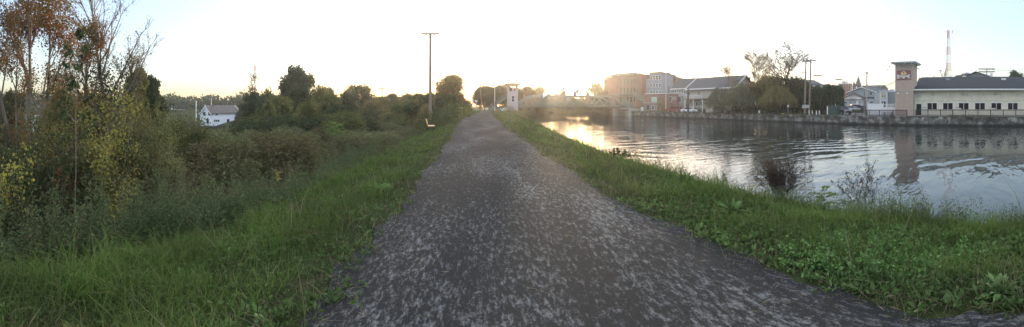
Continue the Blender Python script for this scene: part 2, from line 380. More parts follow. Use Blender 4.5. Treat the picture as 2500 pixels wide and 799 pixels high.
lf_silver = leafm('silvery grey green leaves', [(.11,.13,.075),(.08,.1,.06),(.14,.15,.09),(.06,.08,.045)], .3, [(.07,.085,.05),(.1,.11,.07)], .4)
lf_rust = leafm('rust autumn leaves', [(.3,.1,.035),(.22,.09,.04),(.38,.15,.05),(.15,.08,.04),(.26,.07,.035)], .45, [(.16,.1,.05),(.12,.1,.045),(.25,.12,.05)], .5)
lf_brown = leafm('brown green leaves', [(0.086,0.066,0.036),(0.118,0.080,0.042),(0.070,0.080,0.034),(0.101,0.104,0.046),(0.140,0.088,0.053)], .3, [(0.078,0.098,0.038),(0.118,0.134,0.053),(0.062,0.080,0.030)], .28)
lf_sumac = leafm('sumac leaves', [(0.096,0.132,0.054),(0.139,0.166,0.071),(0.078,0.100,0.041),(0.174,0.190,0.087)], .3, [(0.122,0.082,0.047),(0.096,0.074,0.042),(0.156,0.116,0.063)], .24)
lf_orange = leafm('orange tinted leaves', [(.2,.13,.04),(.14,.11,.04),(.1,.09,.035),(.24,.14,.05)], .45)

# ------------------------------------------------------------------ grass and weeds
def blades(n, region, hmin, hmax, wk, seed, lean=.5, rD=(1.6, 95), rA=(-1.75, 1.95), dz=0.0, hD=0.0):
    rng = np.random.RandomState(seed)
    t = rng.uniform(*rA, n); D = np.exp(rng.uniform(math.log(rD[0]), math.log(rD[1]), n)); x = D*np.sin(t); y = D*np.cos(t)
    k = region(x, y, rng); x = x[k]; y = y[k]; D = D[k]; n = len(x)
    patch = .5+.5*np.sin(x*1.9+y*.7)*np.sin(y*1.6-x*1.1+2)+.35*np.sin(x*4.7)*np.sin(y*4.1+1); patch = np.clip(patch, 0, 1.3)
    h = rng.uniform(hmin, hmax, n)*(.55+.75*patch)*(1+hD*D/30); w = np.maximum(wk, D*.00125)*rng.uniform(.7, 1.4, n)
    a = rng.uniform(0, 2*PI, n); ld = np.stack([np.cos(a), np.sin(a)], 1)*(rng.gamma(2, lean/2, n)*h)[:, None]
    b = a+PI/2+rng.normal(0, .5, n); bw = np.stack([np.cos(b), np.sin(b)], 1)*w[:, None]/2
    z = gz(x, y)-.015+dz; P = np.stack([x, y], 1)
    V = np.zeros((n, 5, 3))
    V[:, 0, :2] = P-bw; V[:, 1, :2] = P+bw; V[:, 0, 2] = V[:, 1, 2] = z
    M = P+ld*.4; V[:, 2, :2] = M-bw*.8; V[:, 3, :2] = M+bw*.8; V[:, 2, 2] = V[:, 3, 2] = z+h*.62
    V[:, 4, :2] = P+ld; V[:, 4, 2] = z+h*rng.uniform(.75, 1.0, n)
    i = np.arange(n)[:, None]*5
    return V.reshape(-1, 3), np.concatenate([i+0, i+1, i+3, i+2], 1), np.concatenate([i+2, i+3, i+4], 1)
def grass_obj(name, sets, mats, **k):
    V = []; Q = []; T = []; mq = []; mt = []; o = 0
    for (v, q, t), m in sets:
        V.append(v); Q.append(q+o); T.append(t+o); mq.append(np.full(len(q), m)); mt.append(np.full(len(t), m)); o += len(v)
    return link(name, mesh_np(name, np.concatenate(V), [np.concatenate(Q), np.concatenate(T)], mats, np.concatenate(mq+mt)), kind='stuff', **k)
g_lush = leafm('lush grass', [(0.058,0.108,0.020),(0.078,0.138,0.026),(0.104,0.168,0.037),(0.065,0.103,0.022),(0.130,0.168,0.048)], .35, [(0.045,0.079,0.018),(0.065,0.096,0.026),(0.085,0.103,0.032)], .7)
g_dark = leafm('short dark turf', [(0.025,0.047,0.012),(0.036,0.060,0.017),(0.047,0.068,0.022)], .3, [(0.043,0.051,0.021),(0.030,0.043,0.015)], .9)
g_dry = leafm('dry grass', [(.15,.125,.075),(.11,.09,.055),(.2,.17,.11),(.08,.07,.04)], .3)
cl_m = leafm('clover and plantain leaves', [(0.062,0.114,0.031),(0.089,0.151,0.047),(0.052,0.093,0.026),(0.124,0.186,0.072)], .3, [(0.047,0.083,0.023),(0.068,0.103,0.037)], 1.2)
def reg_left(x, y, rng):
    e = path_l(y)+rng.normal(0, .07, len(x))+.05*np.sin(y*3.1)+.06*np.sin(y*7.7+1); f = -3.7-.35*np.sin(y*.8)-.5*smooth01((4-y)/6)-rng.exponential(.25, len(x))
    return (x < e) & (x > f) & (y > -3)
def reg_right(x, y, rng):
    e = path_r(y)+rng.normal(0, .08, len(x))+.02+.06*np.sin(y*3.3+2)+.06*np.sin(y*8.1); return (x > e) & (x < crest(y)+.9) & (y > -3.5)
def thin(fn, lo):      # fewer blades where the verge is worn
    def g(x, y, rng):
        p = .5+.5*np.sin(x*2.3+y*1.1)*np.sin(y*1.9-x*.7+2); return fn(x, y, rng) & (rng.rand(len(x)) < lo+(1-lo)*p)
    return g
def band(fn, a, b, side):
    def g(x, y, rng):
        d = (path_l(y)-x) if side < 0 else (x-path_r(y)); return fn(x, y, rng) & (d > a) & (d < b+rng.normal(0, .15, len(x)))
    return g
grass_obj('grass', [
    (blades(330000, reg_left, .03, .10, .0045, 1, .7), 1),
    (blades(330000, thin(band(reg_left, .5, 9, -1), .25), .08, .24, .005, 2, .75), 0),
    (blades(60000, thin(band(reg_left, 1.6, 9, -1), .1), .18, .42, .007, 5, .9, rD=(1.6, 20)), 0),
    (blades(15000, reg_left, .05, .2, .004, 3, 1.2), 2),
    (blades(30000, band(reg_left, -.1, .5, -1), .03, .14, .004, 4, 1.4), 2), (blades(1300, reg_left, .25, .45, .004, 6, .8, rD=(1.6, 30)), 2)], [g_lush, g_dark, g_dry])
grass_obj('grass', [
    (blades(300000, reg_right, .03, .10, .0045, 11, .7), 1),
    (blades(300000, thin(band(reg_right, .5, 9, 1), .2), .08, .24, .005, 12, .8), 0),
    (blades(90000, thin(band(reg_right, 1.5, 9, 1), .2), .2, .46, .006, 15, .9, rD=(1.6, 30)), 0),
    (blades(18000, reg_right, .05, .2, .004, 13, 1.2), 2),
    (blades(36000, band(reg_right, -.1, .5, 1), .03, .14, .004, 14, 1.4), 2), (blades(1500, reg_right, .25, .42, .004, 16, .8, rD=(1.6, 30)), 2)], [g_lush, g_dark, g_dry])
def sample(n, fn, rD, rA, rng):
    t = rng.uniform(*rA, n); D = np.exp(rng.uniform(math.log(rD[0]), math.log(rD[1]), n)); x = D*np.sin(t); y = D*np.cos(t); k = fn(x, y, rng)
    return x[k], y[k], D[k]
def rosettes(n, fn, rD, rA, seed, nl=(5, 11), s=.07, w=.38, up=.35):
    """low broad-leaved plants: a ring of leaves round each crown"""
    rng = np.random.RandomState(seed); x, y, D = sample(n, fn, rD, rA, rng); z = gz(x, y)
    P = []; Dr = []; S = []
    for i in range(len(x)):
        k = rng.randint(*nl); a = rng.uniform(0, 2*PI, k); u = rng.uniform(.1, 1.1, k)*up*2
        P.append(np.stack([x[i]+np.cos(a)*.012, y[i]+np.sin(a)*.012, np.full(k, z[i]+rng.uniform(.0, .06))], 1)); Dr.append(np.stack([np.cos(a), np.sin(a), u], 1)); S.append(np.full(k, s*rng.uniform(.6, 1.4)*max(1, D[i]/9)))
    return leaves(np.concatenate(P), np.concatenate(S), w, rng, 0, np.concatenate(Dr), .8)
link('ground_cover', leafmesh('ground_cover', [
    rosettes(15000, thin(reg_left, .1), (1.7, 40), (-1.6, .1), 21, (4, 9), .045, .45), rosettes(7000, thin(reg_right, .1), (1.7, 40), (.05, 1.9), 22, (4, 9), .05, .4),
    rosettes(7000, band(reg_right, .1, 2.2, 1), (1.9, 9), (.5, 1.9), 23, (4, 8), .05, .55, .6)], [cl_m]), kind='stuff')
def clover_reg(x, y, rng):
    px = PX0+F*np.arctan2(x, y); D = np.hypot(x, y); py = PY0+F*(EYE-gz(x, y))/D
    return (((px-2150)/250)**2+((py-640)/62)**2 < rng.uniform(.4, 1.3, len(x)))
def stalks(x, y, z, h, rng, nl, s, w, droop, spread, lo=.15, plume=0):
    """upright weeds: a thin stem with leaves all the way up"""
    P = []; Dr = []; S = []; B = []
    for i in range(len(x)):
        lx, ly = rng.normal(0, .16, 2)*h[i]; k = max(4, int(nl*h[i]))
        t = rng.uniform(lo, 1, k); a = rng.uniform(0, 2*PI, k); rr = spread*(1.1-t)*rng.uniform(.2, 1, k)
        P.append(np.stack([x[i]+lx*t**2+np.cos(a)*rr, y[i]+ly*t**2+np.sin(a)*rr, z[i]+h[i]*t], 1)); Dr.append(np.stack([np.cos(a), np.sin(a), .5-droop*t*0], 1)); S.append(s*(1.25-.75*t))
        B.append(((x[i], y[i], z[i]-.1), (x[i]+lx*.3, y[i]+ly*.3, z[i]+h[i]*.55), .0035, .003)); B.append(((x[i]+lx*.3, y[i]+ly*.3, z[i]+h[i]*.55), (x[i]+lx, y[i]+ly, z[i]+h[i]), .003, .0015))
    V, Q = leaves(np.concatenate(P), np.concatenate(S), w, rng, droop, np.concatenate(Dr), .3)
    return (V, Q), tubes_np(B, 3)
rng = np.random.RandomState(31)
x, y, D = sample(4200, clover_reg, (1.9, 8), (.6, 1.9), rng)
a, b = stalks(x, y, gz(x, y), rng.uniform(.06, .2, len(x)), rng, 55, .045, .75, .1, .05)
link('clover_patch', leafmesh('clover_patch', [(*a, 0), (*b, 0)], [leafm('clover leaves', [(.075,.15,.035),(.1,.19,.055),(.06,.12,.03),(.14,.23,.09)], .3)]), kind='stuff')
stemm = pm('weed stems', (.07,.075,.035), .95, .3, 2, 0, spec=.1)
# weeds on the slope below the grass
def reg_weed(x, y, rng):
    f = -4.0-.35*np.sin(y*.8)-.5*smooth01((4-y)/6); return (x < f+rng.uniform(-.2, .3, len(x))) & (x > f-3.6) & (y > -2) & (y < 75)
x, y, D = sample(5200, reg_weed, (4, 75), (-1.7, 0), rng); sc_ = np.clip(D/10, 1, 3)
h = rng.uniform(.45, 1.15, len(x))*(1+.3*np.sin(x*1.3+y*.6))
a, b = stalks(x, y, gz(x, y), h, rng, 95, .085, .36, .1, .22)
weed_m = leafm('mugwort leaves', [(0.063,0.095,0.036),(0.087,0.122,0.049),(0.049,0.074,0.028),(0.123,0.137,0.066),(0.074,0.101,0.049)], .3, [(0.112,0.116,0.056),(0.087,0.084,0.043),(0.063,0.101,0.039)], .8)
a2, b2 = stalks(x[::10], y[::10], gz(x[::10], y[::10]), h[::10]*1.2, rng, 60, .05, .35, .7, .06, .5)
link('weeds', leafmesh('weeds', [(*a, 0), (*b, 1), (*a2, 2), (*b2, 1)], [weed_m, stemm, leafm('seed heads', [(.13,.12,.075),(.17,.15,.1),(.1,.09,.06)], .2)]), kind='stuff')
# weeds along the crest of the canal bank
def reg_bank(x, y, rng):
    c = crest(y); return (x > c-.5) & (x < c+1.3) & (y > -3.5) & (y < 92)
x, y, D = sample(4200, reg_bank, (4.5, 92), (0, 1.95), rng)
dens = .5+.5*np.sin(y*1.1)*np.sin(y*.47+1); k = rng.rand(len(x)) < .25+.75*dens; x = x[k]; y = y[k]; D = D[k]
h = rng.uniform(.2, .5, len(x))*(1+.5*np.sin(y*.9))*(1+.7*np.exp(-((y-9)/4)**2))
a, b = stalks(x, y, gz(x, y), h, rng, 70, .06, .35, .3, .12)
link('weeds', leafmesh('weeds', [(*a, 0), (*b, 1)], [weed_m, stemm]), kind='stuff')
# tall thicket filling the low ground
def ytop(px): return np.interp(px, [-200,0,200,430,480,560,700,800,880,960,1040,1100], [450,440,440,380,318,314,312,318,316,300,284,282])
def reg_thick(x, y, rng): return (x < -7.6-rng.uniform(0, .6, len(x))) & (x > -60) & (y > -4) & (y < 80)
x, y, D = sample(4300, reg_thick, (9, 80), (-1.75, -.08), rng)
px = PX0+F*np.arctan2(x, y); k = ~((px < 440) & (D < 15) & (rng.rand(len(x)) < .8)); x = x[k]; y = y[k]; D = D[k]
zg = gz(x, y); px = PX0+F*np.arctan2(x, y); cap = EYE-(ytop(px)-PY0)/F*D
h = np.clip(np.minimum(zg+rng.uniform(1.8, 3.4, len(x))+1.0*np.sin(x*.5)*np.sin(y*.37+1), cap-.7+rng.normal(0, .2, len(x))-1.3*np.abs(np.sin(x*.55+y*.35+.6*np.sin(y*.5))*np.sin(y*.6-x*.22+.5*np.sin(x*.4)))**.8)-zg, .7, 5)
P = []; Dr = []; S = []; B = []; mt = []
for i in range(len(x)):
    k = int(30+17*h[i]); ns = rng.randint(2, 4)
    u = unit(rng.normal(size=(k, 3))); u[:, 2] = np.abs(u[:, 2])*1.0-.55*rng.rand(k); rr = rng.uniform(.55, 1, k)[:, None]
    rad = .5+.2*h[i]
    P.append(np.array([x[i], y[i], zg[i]+h[i]-rad*.7])+u*rr*rad*np.array([1, 1, .8])); Dr.append(u+np.array([0, 0, .1])); S.append(np.full(k, .17*max(1, D[i]/26)))
    k2 = int(10*h[i]); t = rng.uniform(0, .8, k2); P.append(np.stack([x[i]+rng.normal(0, .35, k2), y[i]+rng.normal(0, .35, k2), zg[i]+h[i]*t], 1)); Dr.append(rng.normal(size=(k2, 3))); S.append(np.full(k2, .2))
    B.append(((x[i], y[i], zg[i]-.1), (x[i]+rng.normal(0, .2), y[i]+rng.normal(0, .2), zg[i]+h[i]*.9), .025, .01))
V, Q = leaves(np.concatenate(P), np.concatenate(S), .3, rng, .35, np.concatenate(Dr), .4)
# reddish plants on the path side and at the foot, greener tops further off
mi = (np.sin(V[::4, 0]*.33+1)+np.sin(V[::4, 1]*.27)+.5*np.sin(V[::4, 0]*1.1+V[::4, 1]) + rng.normal(0, .35, len(Q)) - (V[::4, 2]+1.9)*.9 > .3).astype(int)
bt = tubes_np(B, 4)
me = mesh_np('thicket', np.concatenate([V, bt[0]]), [np.concatenate([Q, bt[1]+len(V)])], [lf_sumac, lf_brown, barkd], np.concatenate([mi, np.full(len(bt[1]), 2)]))
link('undergrowth', me, kind='stuff')

# dry clippings and fallen leaves along the edges of the path
rng = np.random.RandomState(41)
def reg_litter(x, y, rng):
    a = x-path_l(y); b = path_r(y)-x; e = np.minimum(a, b); return (e > -.15) & (rng.rand(len(x)) < np.exp(-np.maximum(e, 0)/.13)+.015)
x, y, D = sample(26000, reg_litter, (1.9, 40), (-1.5, 1.9), rng)
Dr = rng.normal(size=(len(x), 3)); Dr[:, 2] *= .08
V, Q = leaves(np.stack([x, y, np.full(len(x), .036)], 1), rng.choice([.02, .035, .09], len(x))*np.maximum(1, D/14), .08, rng, 0, Dr*4, .9)
V[:, 2] = np.maximum(V[:, 2], .034)
link('leaf_litter', leafmesh('leaf_litter', [(V, Q)], [g_dry]), kind='stuff')
# ------------------------------------------------------------------ trees and shrubs
def treething(name, label, cat, loc, S, leafparts, mats, bark, group=None, rz=0, trunk='trunk', crown='crown', tn=6):
    root = empty(name, loc, rz, label=label, cat=cat, group=group)
    tv = tubes_np(S, tn); link(trunk, mesh_np(trunk, tv[0], [tv[1]], bark, smooth=True), root)
    if leafparts: link(crown, leafmesh(crown, leafparts, mats), root)
    return root
def copy_at(src, label, loc, rz, s, group=None, mats=None, sz=None):
    c = copy_tree(src); c.location = loc; c.rotation_euler = (0, 0, rz); c.scale = (s, s, s*(sz or 1)); c['label'] = label
    if group: c['group'] = group
    if mats:
        for ch in c.children:
            if ch.name.startswith('crown') or ch.name.startswith('foliage'):
                for i, m in enumerate(mats):
                    ch.material_slots[i].link = 'OBJECT'; ch.material_slots[i].material = m
    return c
_protos = {}
def round_tree_mesh(seed, H=10., W=7., n=9500, s=.34, start=.16, blobs=17, squash=1.0, top=1.0):
    """full leafy tree: skeleton plus leaves gathered in uneven clumps over the crown's volume"""
    rng = np.random.RandomState(seed)
    S, tips = grow(rng, H*.8, H*.022, mains=10, start=.22, spread=.95, ratio=.55, levels=2, up=.1, subs=3)
    C = []
    for i in range(blobs):
        a = rng.uniform(0, 2*PI); t = rng.uniform(0, 1); zc = H*(start+(.93-start)*t); rr = W/2*math.sqrt(max(.06, 1-(2*t*.92-.75)**2*.95))*rng.uniform(.25, .82)
        C.append((math.cos(a)*rr, math.sin(a)*rr, zc*squash, rng.uniform(.12, .23)*W))
    C.append((rng.normal(0, .4), rng.normal(0, .4), H*.9*squash, W*.13))
    C = np.array(C); wts = C[:, 3]**2; i = rng.choice(len(C), n, p=wts/wts.sum())
    u = unit(rng.normal(size=(n, 3))); r = rng.uniform(.35, 1.08, n)**.6*C[i, 3]*(1+.25*np.sin(u[:, 0]*7+i)*np.sin(u[:, 2]*6+i))
    P = C[i, :3]+u*r[:, None]; P[:, 2] = np.maximum(P[:, 2], .15)
    extra = clumps(rng, tips, n//4, .35*W/7, .7)[0]
    P = np.concatenate([P, extra]); D = np.concatenate([u, rng.normal(size=(len(extra), 3))])
    return S, [leaves(P, s, .62, rng, .25, D*.8+rng.normal(size=D.shape)*.5)]
def proto(key, label, loc, mats, bark=barkd, name='leafy_tree', **kw):
    S, lp = round_tree_mesh(**kw); t = treething(name, label, 'tree', loc, S, lp, mats, bark); _protos[key] = t; return t
def ground_at(px, D): x, y = XY(px, D); return (x, y, gz1(x, y)-.15)
used = set()
def rt(key, px, D, ytop, wpx, label, mats, group=None, name=None):
    """copy of round tree KEY whose crown top stands at the height seen and whose width matches"""
    loc = ground_at(px, D); H = ZZ(ytop, D)-loc[2]; Wd = wpx/F*D; src = _protos[key]
    t = src if key not in used else copy_tree(src)
    used.add(key); h0, w0 = _size[key]
    t.location = loc; t.rotation_euler = (0, 0, random.uniform(0, 6.28)); t.scale = (Wd/w0, Wd/w0, H/h0); t['label'] = label
    if group: t['group'] = group
    for ch in t.children:
        if ch.name.startswith('crown'):
            ch.material_slots[0].link = 'OBJECT'; ch.material_slots[0].material = mats
    if name: t.name = name
    return t
_size = {}
for k, kw in {'a': dict(seed=3), 'b': dict(seed=8, start=.1, blobs=22, n=11000), 'c': dict(seed=14, H=10, W=6, start=.25, blobs=14), 'd': dict(seed=22, H=6, W=8, start=.08, blobs=20, n=11000), 'e': dict(seed=29, H=10, W=5.5, start=.42, blobs=18, n=10000), 'f': dict(seed=33, H=10, W=5.0, start=.5, blobs=18, n=9000)}.items():
    proto(k, 'leafy tree', (0, 0, 0), lf_dark, **kw); _size[k] = (kw.get('H', 10.)*.98, kw.get('W', 7.)*1.02)
T = rt
# beyond the thicket, left of the path
T('e', 724, 62, 160, 74, 'tall dark tree with a lumpy crown rising alone above the shrubs, sky showing through it', lf_dark)
mid = [(606,76,236,46,'a'),(622,56,226,62,'b'),(648,50,232,62,'d'),(690,46,238,90,'b'),(735,52,216,84,'a'),(775,58,222,80,'d'),(812,50,231,78,'b'),(846,66,226,60,'c'),(660,38,262,90,'d'),(745,36,258,96,'d'),(820,40,256,84,'b'),(700,70,225,70,'c')]
for i, (px, D, yt, wp, k) in enumerate(mid):
    T(k, px, D, yt, wp, 'bushy dark green tree in the dense stand beyond the thicket', [lf_green, lf_dark, lf_green][i % 3], 'bushy trees massed beyond the thicket')
T('a', 873, 82, 211, 92, 'broad rounded tree, widest dome on the skyline between the lone tall tree and the pole', lf_green)
T('c', 803, 84, 214, 40, 'small pointed tree with thin yellow-tinged crown beside the broad rounded dome', lf_olive)
far_m = [(930,92,236,60,'b'),(957,98,230,46,'a'),(990,86,234,62,'d'),(1022,74,229,64,'b'),(1048,68,226,50,'c'),(905,70,250,80,'d'),(965,62,256,84,'d'),(1015,52,252,80,'b'),(1040,48,262,64,'d')]
for i, (px, D, yt, wp, k) in enumerate(far_m):
    T(k, px, D, yt, wp, 'hazy green tree in the row running up behind the bench', [lf_green, lf_dark, lf_olive][i % 3], 'hazy trees behind the bench')
T('b', 1101, 64, 184, 98, 'large round tree beside the utility pole, sunset light glinting through its lower crown', lf_olive)
T('d', 1090, 50, 236, 74, 'low dark tree filling the space under the large round tree', lf_dark)
T('d', 1126, 72, 236, 56, 'dark bushy tree next to the path end, between round tree and street', lf_brown)
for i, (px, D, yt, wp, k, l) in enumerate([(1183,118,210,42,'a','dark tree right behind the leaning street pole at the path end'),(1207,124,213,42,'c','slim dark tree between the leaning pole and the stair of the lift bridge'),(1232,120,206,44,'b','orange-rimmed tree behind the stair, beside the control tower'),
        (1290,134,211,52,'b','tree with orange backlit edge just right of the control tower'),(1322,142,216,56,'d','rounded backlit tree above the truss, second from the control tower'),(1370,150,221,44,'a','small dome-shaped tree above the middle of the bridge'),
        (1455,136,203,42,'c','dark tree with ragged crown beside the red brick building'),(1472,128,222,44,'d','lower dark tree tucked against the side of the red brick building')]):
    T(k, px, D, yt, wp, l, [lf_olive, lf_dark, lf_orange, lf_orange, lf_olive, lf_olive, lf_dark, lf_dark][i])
for px, yt in ((1172,214),(1195,212),(1220,209),(1246,212),(1262,214)): T('b', px, 112, yt, 40, 'dark tree in the close screen of trees behind the tower stair', lf_dark, 'trees screening the street end')
for i, px in enumerate([1306,1340,1352,1398,1420,1440,1480,1268,1325,1375,1388,1410,1462,1280]):
    T('d', px, 150+12*(i % 3), [228,233,236,243,244,240,236,222,229,238,240,244,236,220][i], 54, 'low hazy tree on the canal bank beyond the lift bridge', lf_olive, 'low trees beyond the bridge')
# behind the far bank
T('b', 2025, 70, 208, 66, 'dense rounded dark shrub tree beside the green container near the two close poles', lf_dark)
T('d', 1995, 70, 216, 56, 'dark bushy tree behind the row of white bollards', lf_dark)
T('a', 2046, 74, 212, 44, 'smaller dark tree at the edge of the paved lane, next to the rounded one', lf_dark)
T('a', 1880, 74, 188, 92, 'broad dark olive tree under the bare-branched tree, crown down to the bank', lf_olive)
T('a', 1935, 72, 192, 84, 'dark full tree behind the yellow mooring cleat', lf_dark)
T('e', 1846, 78, 200, 90, 'dark spreading tree above the small white sign box', lf_olive)
T('c', 1800, 86, 196, 60, 'thin grey green tree behind the weeping willow', lf_silver)
T('b', 1965, 76, 200, 60, 'dark tree filling the gap behind the paired utility poles', lf_dark)
T('c', 2478, 95, 173, 46, 'dark ragged tree top above the long restaurant roof', lf_dark)
T('e', 2245, 66, 190, 16, 'small dark tree peeping out between tower and restaurant roof', lf_dark)
# distant wood along the skyline: nobody could count it
rng = np.random.RandomState(77); P = []; Dv = []
for px in np.arange(-140, 1130, 3.2):
    for D in (170, 215, 270):
        yt = np.interp(px, [-140,0,100,200,300,400,440,480,560,620,1130], [228,226,230,236,236,232,238,236,238,234,240])+rng.uniform(-2, 5)+3*math.sin(px*.07)+2*math.sin(px*.21)
        x, y = XY(px+rng.uniform(-3, 3), D+rng.uniform(-15, 15)); z0 = gz1(x, y); zt = ZZ(yt+4*math.sin(D+px*.13), D); k = 26; rr = rng.uniform(1.4, 2.6)
        u = unit(rng.normal(size=(k, 3))); hz = rng.rand(k)[:, None]
        P.append(np.array([x, y, z0])+np.array([0, 0, 1])*(zt-z0-rr)*hz**.5+u*rr); Dv.append(u)
for px in np.arange(1270, 1500, 3.):
    x, y = XY(px, 250+rng.uniform(-20, 20)); zt = ZZ(243+2*math.sin(px*.1)+rng.uniform(-2, 2), 250); k = 26; u = unit(rng.normal(size=(k, 3))); P.append(np.array([x, y, 0])+np.array([0, 0, 1])*(zt-2)*rng.rand(k)[:, None]**.5+u*2.2); Dv.append(u)
for px in np.arange(1560, 2560, 3.6):
    x, y = XY(px, 235+rng.uniform(-15, 15)); z0 = gz1(x, y); zt = z0+rng.uniform(3, 7); k = 20; u = unit(rng.normal(size=(k, 3))); P.append(np.array([x, y, z0])+np.array([0, 0, 1])*(zt-z0)*rng.rand(k)[:, None]**.6+u*2.0); Dv.append(u)
P = np.concatenate(P); Dv = np.concatenate(Dv)
link('treeline', leafmesh('treeline', [leaves(P, 1.5, .8, rng, .1, Dv)], [lf_dark]), kind='stuff')

# ------------------------------------------------------------------ the trees and shrubs near the camera, left
def loc_tree(px, D): return ground_at(px, D)
def multi(rng, stems, **kw):
    S = []; tips = []
    for (dx, dy, lx, ly, H, r) in stems:
        s, t = grow(rng, H, r, base=(dx, dy, 0), lean=(lx, ly), **kw); S += s; tips += t
    return S, tips
def cam_axes(px):   # right and away directions seen from the path, so stems lean as they do in the picture
    a = az(px); return (math.cos(a), -math.sin(a)), (math.sin(a), math.cos(a))
def stems_px(px, lst):
    r, f = cam_axes(px); return [(a*r[0]+b*f[0], a*r[1]+b*f[1], l*r[0]+m*f[0], l*r[1]+m*f[1], H, rad) for a, b, l, m, H, rad in lst]
rng = np.random.RandomState(101)
S, tips = multi(rng, stems_px(75, [(0,0,.02,.0,13.5,.15),(.3,.2,.13,.05,13,.12),(-.25,.1,-.16,0,12.5,.13),(.1,-.3,.07,-.08,12,.09),(-.5,.3,-.05,.1,11,.08),(.55,0,.26,0,10,.06)]), mains=12, start=.42, spread=.55, ratio=.3, levels=2, up=.14, wig=.06, subs=4)
H1, D1 = clumps(rng, tips, 20000, .26, .7, 5.5); H2, D2 = clumps(rng, tips, 14000, .25, .75, 4.5)
lowP = rng.normal(size=(1500, 3))*[.75, .75, .8]+[.3, 0, 4.6]
x, y, z = loc_tree(75, 17)
treething('autumn_tree', 'tall many-stemmed tree with rust and orange leaves in its upper crown', 'tree', (x, y, z), S, [(*leaves(H1, .11, .7, rng, .5), 0), (*leaves(H2, .1, .7, rng, .5), 1), (*leaves(lowP, .1, .7, rng, .5), 0)], [lf_rust, lf_olive], barkm)
rng = np.random.RandomState(113)
S, tips = multi(rng, stems_px(248, [(.1,0,.03,0,13.5,.2),(-.1,0,-.16,.05,9.5,.17),(.3,.2,.24,0,9,.12)]), mains=20, start=.38, spread=.62, ratio=.36, levels=3, up=.1, wig=.085, subs=6, nseg=4)
P1, D1 = clumps(rng, tips, 16000, .15, .9, 5.0)
vt = np.array([s[0] for s in S if s[2] > .05 and s[0][2] < 8.3]); S = [(a, b, max(ra, .011), max(rb, .009)) for a, b, ra, rb in S]
i = rng.choice(len(vt), 7500); V1 = vt[i]+rng.normal(size=(7500, 3))*[.38, .38, .5]; V1 = V1[V1[:, 2] > 1.5]
x, y, z = loc_tree(248, 19)
t = treething('vine_covered_tree', 'tall nearly bare tree with fine twigs, its forked trunks wrapped in green vine', 'tree', (x, y, z), S, [leaves(P1, .06, .7, rng, .4)], [lf_orange], barkm)
link('vine', leafmesh('vine', [leaves(V1, .13, .8, rng, .6)], [lf_dark]), t)
# slim aspen sapling with big leaves
rng = np.random.RandomState(120)
x, y, z = loc_tree(178, 8.6); H = ZZ(84, 8.6)-z
S = []; p = np.array([0., 0, 0]); nodes = []
for i in range(14):
    q = p+np.array([rng.normal(0, .015), rng.normal(0, .015), H/14]); S.append((p, q, .02*(1-i/16), .02*(1-(i+1)/16))); nodes.append(q); p = q
P = []; r_, f_ = cam_axes(178)
for i in range(7, 14):
    for k in range(3):
        a = rng.uniform(0, 2*PI); L = rng.uniform(.25, .75)*(1.1-(i-7)/9); e = nodes[i]+np.array([math.cos(a)*L, math.sin(a)*L, L*rng.uniform(.2, .9)]); S.append((nodes[i], e, .006, .003))
        m = rng.randint(9, 18); tt = rng.uniform(.45, 1.05, m)[:, None]; P.append(nodes[i]*(1-tt)+e*tt+rng.normal(size=(m, 3))*.05)
P = np.concatenate(P)
treething('aspen_sapling', 'slim pale sapling with big drooping leaves near its top, between the two tall trees', 'tree', (x, y, z), S, [leaves(P, .12, .85, rng, 1.3)], [lf_dark], twigm)
T('f', 343, 31, 168, 82, 'dark round-headed tree next to the vine-covered trunks', lf_green)
T('f', 372, 36, 186, 60, 'second lobe of dark trees, half behind the round-headed tree by the vine-covered trunks', lf_dark)
T('c', 377, 36, 218, 50, 'small dark green tree at the edge of the far parking lots', lf_dark)
T('d', 150, 40, 236, 130, 'broad green tree mass seen low behind the aspen sapling', lf_green)
T('b', 30, 38, 222, 90, 'brownish green tree behind the rust-leaved trunks', lf_brown)
T('d', -30, 34, 225, 90, 'brown bushy tree at the very edge of the low ground', lf_brown)

def shrub(name, label, px, D, ytop, wpx, n, s, mat, seed, stems=9, aspect=.6, droop=.3, bark=barkd, base=0, gap=.6, mat2=None, lowfill=.25, group=None, spread=.5):
    """multi-stemmed shrub: arching stems, leaves in loose sprays along their outer halves"""
    rng = np.random.RandomState(seed); x, y = XY(px, D); z = gz1(x, y)-.1; H = ZZ(ytop, D)-z; W = wpx/F*D
    S = []; tips = []
    for i in range(stems):
        a = rng.uniform(0, 2*PI); l = rng.uniform(.05, 1)*W/H*spread
        s_, t_ = grow(rng, H*rng.uniform(.72, .98), .018+.006*H/3, mains=7, start=.22, spread=.6, ratio=.34, levels=1, up=.05, wig=.09, lean=(math.cos(a)*l, math.sin(a)*l), base=(math.cos(a)*.25*rng.rand(), math.sin(a)*.25*rng.rand(), 0)); S += s_; tips += t_
    P, Dd = clumps(rng, tips, int(n*(1-lowfill)), .16+.02*W, gap)
    m = int(n*lowfill); lf = np.stack([rng.normal(0, W*.22, m), rng.normal(0, W*.22, m), rng.uniform(.1, .75, m)*H], 1); P = np.concatenate([P, lf])
    parts = [(*leaves(P, s, aspect, rng, droop), 0)]; mats = [mat]
    if mat2:
        P2, _ = clumps(rng, tips, n//5, .12, .35); parts.append((*leaves(P2, s*1.1, aspect, rng, droop), 1)); mats.append(mat2)
    return treething(name, label, 'shrub', (x, y, z), S, parts, mats, bark, group, 0, 'stems', 'foliage', 4)
shrub('vine_shrub', 'shrub hung with yellowing round vine leaves at the picture edge', 12, 9.4, 345, 120, 1500, .085, lf_yel, 201, aspect=.95, droop=1.0)
shrub('sumac_shrub', 'dark green sumac with long drooping leaflets beside the yellow vine shrub', 72, 10.5, 352, 130, 3600, .15, lf_dark, 202, aspect=.26, droop=.5)
